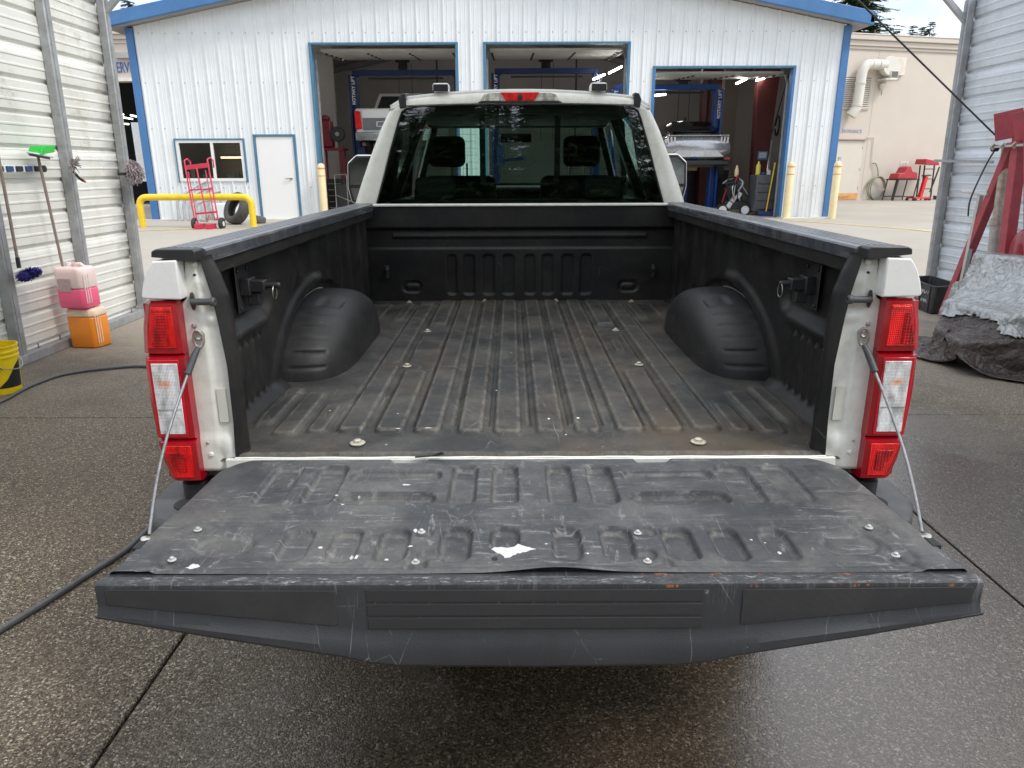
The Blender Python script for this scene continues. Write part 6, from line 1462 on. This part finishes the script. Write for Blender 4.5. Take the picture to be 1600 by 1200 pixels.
dr = wbox(-.35, .74, .5, 2.54, -.02, .02).build('door', pm('door_beige', (.60, .55, .47), .5, var=.03, vs_=3), E1, bevel=.01)
wbox(-.42, .85, 2.55, 2.585, 0, .09).build('drip_edge', pm('drip_brown', (.35, .25, .22), .6), E1)
wbox(-.24, -.13, 1.08, 1.98, .02, .035).build('handle_plate', pm('plate_grey', (.36, .37, .37), .4, .5), dr)
tb([W(-.19, 1.30, .04), W(-.19, 1.34, .10), W(-.19, 1.52, .10), W(-.19, 1.56, .04)], .02).build('handle', PAINTW, dr, smooth=60)
m = MB(); m.lathe([(.05, 0), (.05, .02), (0, .02)], W(-.19, 1.82, .03), 14, (R(90), 0, math.atan2(dv.y, dv.x))); m.build('lock', PAINTW, dr)
for z in (.85, 1.5, 2.25): wbox(.725, .75, z, z + .10, .02, .035).build('hinge', STEEL, dr)
wbox(-.40, .78, .5, .72, .0205, .024).build('rust_stain', (lambda s: s.set(s.mix(s.ramp(s.noise(5, 5), [(.3, 0.), (.7, 1.)]), (.60, .40, .2), (.62, .28, .08)), .8))(NT('rust_wash')), dr)
wbox(-.30, .45, .52, .62, .0245, .026).build('rust_stain', pm('rust_deep', (.50, .22, .07), .8, var=.3), dr)
tw = math.atan2(dv.y, dv.x)
text('sign_lettering', 'ENTRANCE', .165, pm('sign_blue_grey', (.30, .34, .45), .6), W(.21, 2.80, .012), (R(90), 0, tw), E1, .004, bold=-.002)
lv = wbox(-.47, .76, 3.58, 3.62, 0, .05).build('louvre_vent', BEIGE, E1); wbox(-.45, .74, 3.62, 4.62, -.01, .005).build('vent_void', DARK, lv)
for k in range(16):
    z = 3.63 + k * .0615; m = MB(); m.add([W(-.45, z, .03), W(.74, z, .03), W(.74, z + .045, .008), W(-.45, z + .045, .008)], [(0, 1, 2, 3)]); m.build('louvre_slat', BEIGE, lv, solid=.006)
DU = pm('duct_cream', (.64, .61, .54), .5, var=.04, vs_=3)
du = root('duct_blower', 'cream blower with a bent round duct fixed high on the beige wall', 'blower', W(.4, 4.6))
pts = [W(-.10, 3.35, .22), W(-.02, 3.5, .26), W(.06, 3.7, .28), W(.08, 4.4, .28), W(.10, 4.75, .28), W(.20, 4.96, .28), W(.40, 5.02, .28), W(1.02, 5.02, .28)]
tb(catmull(pts, 4), .165, 18).build('duct', DU, du, smooth=60)
for i, (p, q) in enumerate(((W(.05, 3.66, .275), W(.062, 3.72, .28)), (W(.08, 4.38, .28), W(.08, 4.43, .28)), (W(.40, 5.02, .28), W(.46, 5.02, .28)), (W(.70, 5.02, .28), W(.74, 5.02, .28)), (W(-.10, 3.35, .22), W(-.06, 3.42, .24)))): tb([p, q], .185, 18).build('duct_band', DU, du, smooth=60)
m = MB(); m.lathe([(.30, -.12), (.32, -.08), (.32, .08), (.30, .12)], W(1.15, 4.98, .28), 22, (R(90), 0, tw)); m.build('blower_housing', DU, du, smooth=40)
wbox(1.16, 1.46, 4.56, 4.82, .12, .44).build('blower_outlet', DU, du); wbox(1.18, 1.44, 4.60, 4.80, .441, .445).build('outlet_opening', pm('vent_grey', (.14, .13, .12), .7), du)
wbox(.95, 1.40, 4.53, 4.57, .0, .46).build('blower_shelf', DU, du)
wbox(1.50, 2.0, 4.72, 5.30, .0, .12).build('control_panel', pm('panel_cream', (.64, .59, .51), .5), du, bevel=.01)
wl = root('wall_light', 'small cream jar light below the blower on the beige wall', 'wall light', W(1.15, 4.4)); m = MB(); m.lathe([(.03, -.18), (.05, -.12), (.10, -.05), (.11, .06), (.06, .10), (0, .1)], W(1.15, 4.36, .12), 16); m.build('lamp_body', DU, wl, smooth=50); tb([W(1.15, 4.18, .12), W(1.13, 4.05, .12)], .012).build('pull', DARK, wl)
pi_ = root('wall_pipe', 'thin cream pipe running up the beige wall right of the door', 'pipe', W(1.1, 1.8)); tb([W(.85, 2.66, .04), W(1.14, 2.66, .04), W(1.20, 1.76, .04)], .014).build('pipe', DU, pi_)
hz_ = root('hanging_hose', 'grey green hose hanging in a big loop from the wall tap', 'hose', W(1.4, 1.0))
tb(catmull([W(1.20, 1.76, .05), W(1.34, 1.74, .08), W(1.46, 1.5, .1), W(1.50, 1.25, .1)], 5), .022).build('hose', pm('hose_green', (.26, .27, .20), .6), hz_, smooth=60)
for k in range(3): tb([W(1.45 + (.36 - k * .02) * math.cos(t) + .03 * k, .88 + (.40 + .01 * k) * math.sin(t), .10 + .03 * k) for t in np.linspace(0, 6.283, 30)[:-1]], .020, 6).build('hose_coil', pm('hose_green', (.26, .27, .20), .6), hz_, smooth=60)
# machines by the beige wall
BK = pm('black_frame', (.03, .03, .03), .5)
s1 = root('steel_stand', 'black steel stand carrying a red machine by the beige wall', 'stand', W(2.0, G, .6))
for s in (1.68, 2.08, 2.16, 2.55):
    for o_ in ((.35,) if s in (2.08, 2.16) else (.35, .85)): tb([W(s - .08, G, o_), W(s + .03, 1.17, o_)], .022, 6).build('leg', BK, s1)
for o_ in (.35, .85): tb([W(1.62, .60, o_), W(2.5, .60, o_)], .018, 6).build('rail', BK, s1)
wbox(1.68, 2.62, 1.17, 1.21, .30, .90).build('stand_top', BK, s1)
rm = root('red_tyre_machine', 'red machine with chrome fittings on top of the black stand', 'machine', W(2.1, 1.2, .6))
m = MB(); m.prism([(1.70, 1.215), (2.58, 1.215), (2.55, 1.42), (2.32, 1.48), (2.22, 1.66), (2.08, 1.62), (1.98, 1.42), (1.76, 1.40)], lambda a, b, d: W(a, b, d), .38, .82); m.build('machine_body', REDP, rm, bevel=.02)
for i in range(3): tb([W(2.05 + i * .12, 1.6, .5), W(2.02 + i * .12, 1.78, .5), W(2.10 + i * .12, 1.80, .5)], .018, 6).build('chrome_fitting', STEEL, rm, smooth=60)
jk = root('red_transmission_jack', 'bright red jack with a tall column on wheels by the beige wall', 'jack', W(2.7, G, .8))
JR = pm('jack_red', (.62, .02, .03), .35)
m = MB(); m.bar(W(2.72, .58, .9), W(2.86, 1.30, .9), .12, .12, tuple(nv_)); m.build('column', JR, jk, bevel=.01)
for a_, b_ in ((2.35, 3.10), ): m = MB(); m.bar(W(2.30, .56, .75), W(3.12, .54, .95), .10, .06); m.bar(W(2.30, .56, 1.1), W(3.12, .54, .85), .10, .06); m.build('base', JR, jk, bevel=.01)
for s, o_ in ((2.32, .75), (2.32, 1.1), (3.1, .95), (3.1, .8)): wheel_(W(s, G + .06, o_), .055, .04, 'y').build('castor', RUBBER, jk, smooth=40)
m = MB(); m.bar(W(2.72, 1.32, .9), W(3.02, 1.34, .9), .14, .04); m.build('saddle', BK, jk)
s2 = root('ladder_cart', 'tall black ladder cart with a red padded top by the beige wall', 'cart', W(3.2, G, .5))
for s in (2.92, 3.12, 3.55): tb([W(s, G, .55), W(s + .04, 1.68, .45)], .028, 6).build('upright', BK, s2)
tb([W(3.48, G + .3, .55), W(3.78, 1.62, .5)], .03, 6).build('brace', BK, s2)
for z in (.55, .85, 1.20, 1.55): tb([W(3.12, z, .54), W(3.56, z, .54)], .016, 6).build('rung', BK, s2)
m = MB(); m.prism([(2.88, 1.72), (3.52, 1.68), (3.50, 1.76), (3.42, 1.82), (2.92, 1.90)], lambda a, b, d: W(a, b, d), .25, .75); m.build('red_top', REDP, s2, bevel=.015)
s3 = root('low_dolly', 'black low dolly with a raised handle half hidden by the shed post', 'dolly', W(4.1, G, .5))
m = MB(); m.bar(W(3.75, .58, .5), W(4.7, .56, .5), .10, .05); m.bar(W(3.95, .60, .5), W(4.35, 1.2, .5), .05, .05); m.build('frame', BK, s3)
for s in (3.8, 4.6): wheel_(W(s, G + .07, .5), .065, .05, 'y').build('castor', RUBBER, s3, smooth=40)

# ================================================================== beige building on the left
E2 = root('beige_building_left', 'beige building with a blue SERVICE sign over a dark bay at the left', 'building', (-13, 24, G))
def lb(*a, mt=BEIGE, nm='wall', par=E2, bv=0): return bx(*a).build(nm, mt, par, bevel=bv)
lb(-26, -8.0, 24.0, 24.4, 4.45, 5.60); lb(-26, -14.6, 24.0, 24.4, .3, 4.449); 
lb(-26, -8, 23.96, 24.4, 5.601, 5.72, nm='cornice'); lb(-26, -8, 23.88, 24.4, 5.721, 5.86, nm='cornice'); lb(-26, -8, 23.80, 24.4, 5.861, 6.0, nm='cornice')
lb(-14.6, -8, 23.97, 24.0, 4.45, 4.56, nm='door_head_trim', mt=pm('coping_white', (.68, .64, .58), .6))
lb(-26, -8, 24.4, 34, 5.5, 5.6, mt=DARK, nm='inner_ceiling'); lb(-26, -8, 33.9, 34, .3, 5.5, mt=pm('deep_wall', (.05, .05, .05), .8), nm='inner_wall')
lb(-26, -8, 24.4, 34, .30, .46, mt=pm('deep_floor', (.06, .055, .05), .5), nm='inner_floor')
lb(-13.06, -12.55, 23.86, 24.0, 5.14, 5.32, mt=pm('flood_grey', (.35, .34, .32), .4), nm='flood_light', bv=.01)
text('sign_lettering', 'SERVICE', .46, pm('sign_blue', (.06, .12, .34), .5), (-12.78, 23.985, 4.72), (R(90), 0, 0), E2, .012).scale = (.56, 1, 1)
for p, q in ((AT(186, 178, 'y', 25.5), AT(193, 179, 'y', 25.5)), (AT(204, 180, 'y', 25.5), AT(213, 182, 'y', 25.5)), (AT(190, 193, 'y', 26), AT(201, 194, 'y', 26)), (AT(190, 183, 'y', 27), AT(207, 186, 'y', 27))):
    m = MB(); m.bar(p, q, .06, .05); m.build('tube_light', emi('tube_far', (1, .95, .85), 3.), E2)
m = MB()
for i in range(5): m.box(-15, -9, 29 + .01 * i, 29.1 + .01 * i, .9 + i * .5, .94 + i * .5)
m.build('shelf', pm('shelf_dark', (.07, .07, .08), .6), E2)
for i in range(12):
    xx = -13.6 + i * .28; z = .46 if i % 2 else .96
    m = MB(); m.lathe([(.18, 0), (.19, .3), (.10, .36), (0, .36)], (xx, 27.5 + .1 * (i % 3), z + .2), 10)
    tag(m.build('stored_drum', pm('drum_dark%d' % 0 if False else 'drum_dark', (.06, .06, .065), .5), smooth=40), 'dark drum stored inside the left service bay', 'drum', 'drums in the left service bay')
wsg = bx(-9.42, -9.24, 17.0, 17.06, 1.35, 2.75); tag(wsg.build('white_board', WHITE, bevel=.005), 'tall white board standing against the left end of the workshop', 'board')

# ================================================================== trees
FOL = (lambda s: s.set(s.mix(s.ramp(s.noise(1.2, 5), [(.3, 0.), (.7, 1.)]), (.026, .058, .018), (.085, .14, .040)), .7, None, Specular_IOR_Level=.25))(NT('fir_needles'))
FOLD_ = (lambda s: s.set(s.mix(s.ramp(s.noise(.9, 5), [(.3, 0.), (.7, 1.)]), (.030, .05, .034), (.08, .11, .07)), .7, None, Specular_IOR_Level=.2))(NT('fir_needles_grey'))
BARK = pm('fir_bark', (.10, .07, .05), .9, var=.2, vs_=3)
def fir_mesh(seed, H_, Rr, dens=1., bare=.08):
    r = random.Random(seed); m = MB(); z = H_ * bare; 
    while z < H_ * .985:
        f = 1 - z / H_; L_ = Rr * (f ** .8) * r.uniform(.6, 1.12) + .15; nb = int(7 + 5 * f * dens)
        for b_ in range(nb):
            a = r.uniform(0, 6.283); l = L_ * r.uniform(.55, 1.1); drop = l * r.uniform(.12, .42); up = r.uniform(.0, .25) * l
            nseg = max(4, int(l * 4.5 * dens))
            for k in range(nseg):
                t = (k + r.random()) / nseg; rad_ = l * (.12 + .88 * t); p = Vector((rad_ * math.cos(a), rad_ * math.sin(a), z + up * t - drop * t * t))
                for q_ in range(3):
                    sa = a + r.uniform(-1.3, 1.3); sl = (.18 + .30 * (1 - t)) * r.uniform(.7, 1.5) * (.6 + .4 * f) * (Rr / 3.5) ** .4
                    e = p + Vector((math.cos(sa) * sl, math.sin(sa) * sl, -sl * r.uniform(.1, .7)))
                    wv = Vector((-math.sin(sa), math.cos(sa), r.uniform(-.9, .9))) * sl * .24
                    m.add([p - wv * .6, p + wv * .6, e], [(0, 1, 2)])
        z += H_ * .016 * r.uniform(.7, 1.3) / dens ** .5
    return m
protos = {}
def fir(x_, y_, zg, H_, Rr, label, key, group, mat=FOL):
    if key not in protos:
        s_, dens, h0, r0 = key; o = root('fir_tree', label, 'tree', (0, 0, 0), group)
        fir_mesh(s_, h0, r0, dens).build('crown', mat, o, fix=False)
        m = MB(); m.tube([(0, 0, -.3), (0, 0, h0 * .5), (0, 0, h0 * .97)], [h0 * .018, h0 * .010, .01], 8); m.build('trunk', BARK, o, smooth=60)
        protos[key] = o
    else: o = clone(protos[key])
    o['label'] = label; o['group'] = group
    o.location = (x_, y_, zg); o.scale = (Rr / key[3], Rr / key[3], H_ / key[2]); o.rotation_euler = (0, 0, rnd.uniform(0, 6))
    return o
K1 = (11, 2.3, 20., 3.6); K2 = (12, 1.9, 18., 3.0); K3 = (13, 1.0, 22., 4.2)
def treeat(u, v, d, lab_, key, Rr, grp):   # tip seen at pixel u,v at distance y=d
    p = AT(u, v, 'y', d); fir(p.x, d, .3, p.z - .3, Rr, lab_, key, grp)
g1 = 'firs beyond the buildings'
treeat(1350, -130, 40, 'big green fir tree rising behind the right end of the blue roof', K1, 5.2, g1)
treeat(1272, -110, 44, 'fir tree whose top shows just above the blue roof at the right', K2, 3.4, g1)
treeat(1402, 44, 60, 'tiny fir top left of the pair above the beige cornice', K2, 3.0, g1)
treeat(1428, 36, 62, 'first slim fir top of the group above the beige building', K2, 3.2, g1)
treeat(1442, 38, 64, 'second slim fir top of the group above the beige building', K2, 3.0, g1)
treeat(1456, 30, 60, 'rightmost and tallest slim fir top above the beige building', K2, 3.3, g1)
treeat(197, -12, 42, 'fir tree top left of the blue roof corner', K2, 3.2, g1)
treeat(176, 14, 46, 'smaller fir top beside the shed post at the left', K2, 3.0, g1)
treeat(186, 34, 40, 'lowest fir top between shed post and workshop roof', K2, 3.0, g1)
# the wood behind the camera that the truck's rear window mirrors
g2 = 'tall firs behind the photographer'
k = 0
for i in range(44):
    a = -1 + 2 * ((i * 7) % 44) / 43; x_ = a * 26 + rnd.uniform(-1, 1); tall = abs(x_) < 12; y_ = -19 - 4.5 * (i % 4) + rnd.uniform(-2, 2)
    fir(x_, y_, 0, rnd.uniform(12.5, 17) if tall else rnd.uniform(7, 11), rnd.uniform(3.4, 4.6), 'tall dark fir tree standing in the wood behind the shed, mirrored in the truck window', (K1, K3)[i % 2], g2)
for i in range(11):
    fir(-11 + i * 2.1 + rnd.uniform(-.8, .8), -33 - 3.5 * (i % 2) + rnd.uniform(-1, 1), 0, rnd.uniform(11, 16), rnd.uniform(3.4, 4.4), 'tall dark fir tree standing in the wood behind the shed, mirrored in the truck window', (K3, K1)[i % 2], g2)
# low fence and white trailer mirrored low in the window
fc = root('slat_fence', 'weathered grey slat fence behind the shed, mirrored in the truck window', 'fence', (-3, -8, 0))
for i in range(9):
    m = MB(); m.obox((-4.3 + i * .36, -9.5, .82), (.33, .03, 1.6 + .05 * math.sin(i * 2.1))); m.build('board', pm('fence_grey', (.34, .31, .28), .8, var=.2), fc)
for z in (.4, 1.3): bx(-4.5, -1.2, -9.46, -9.40, z, z + .09).build('rail', pm('fence_grey', (.34, .31, .28), .8, var=.2), fc)
tl = root('white_trailer', 'small white box trailer parked behind the shed, mirrored in the truck window', 'trailer', (3.6, -9, 0))
bx(2.5, 4.6, -11.5, -9.2, .55, 1.75).build('box_body', WHITE, tl, bevel=.05); bx(2.6, 4.5, -9.19, -9.17, .7, 1.6).build('rear_door', WHITE, tl, bevel=.01)
for xx in (2.45, 4.65): wheel_((xx, -10.4, .32), .32, .2).build('wheel', RUBBER, tl, smooth=40)
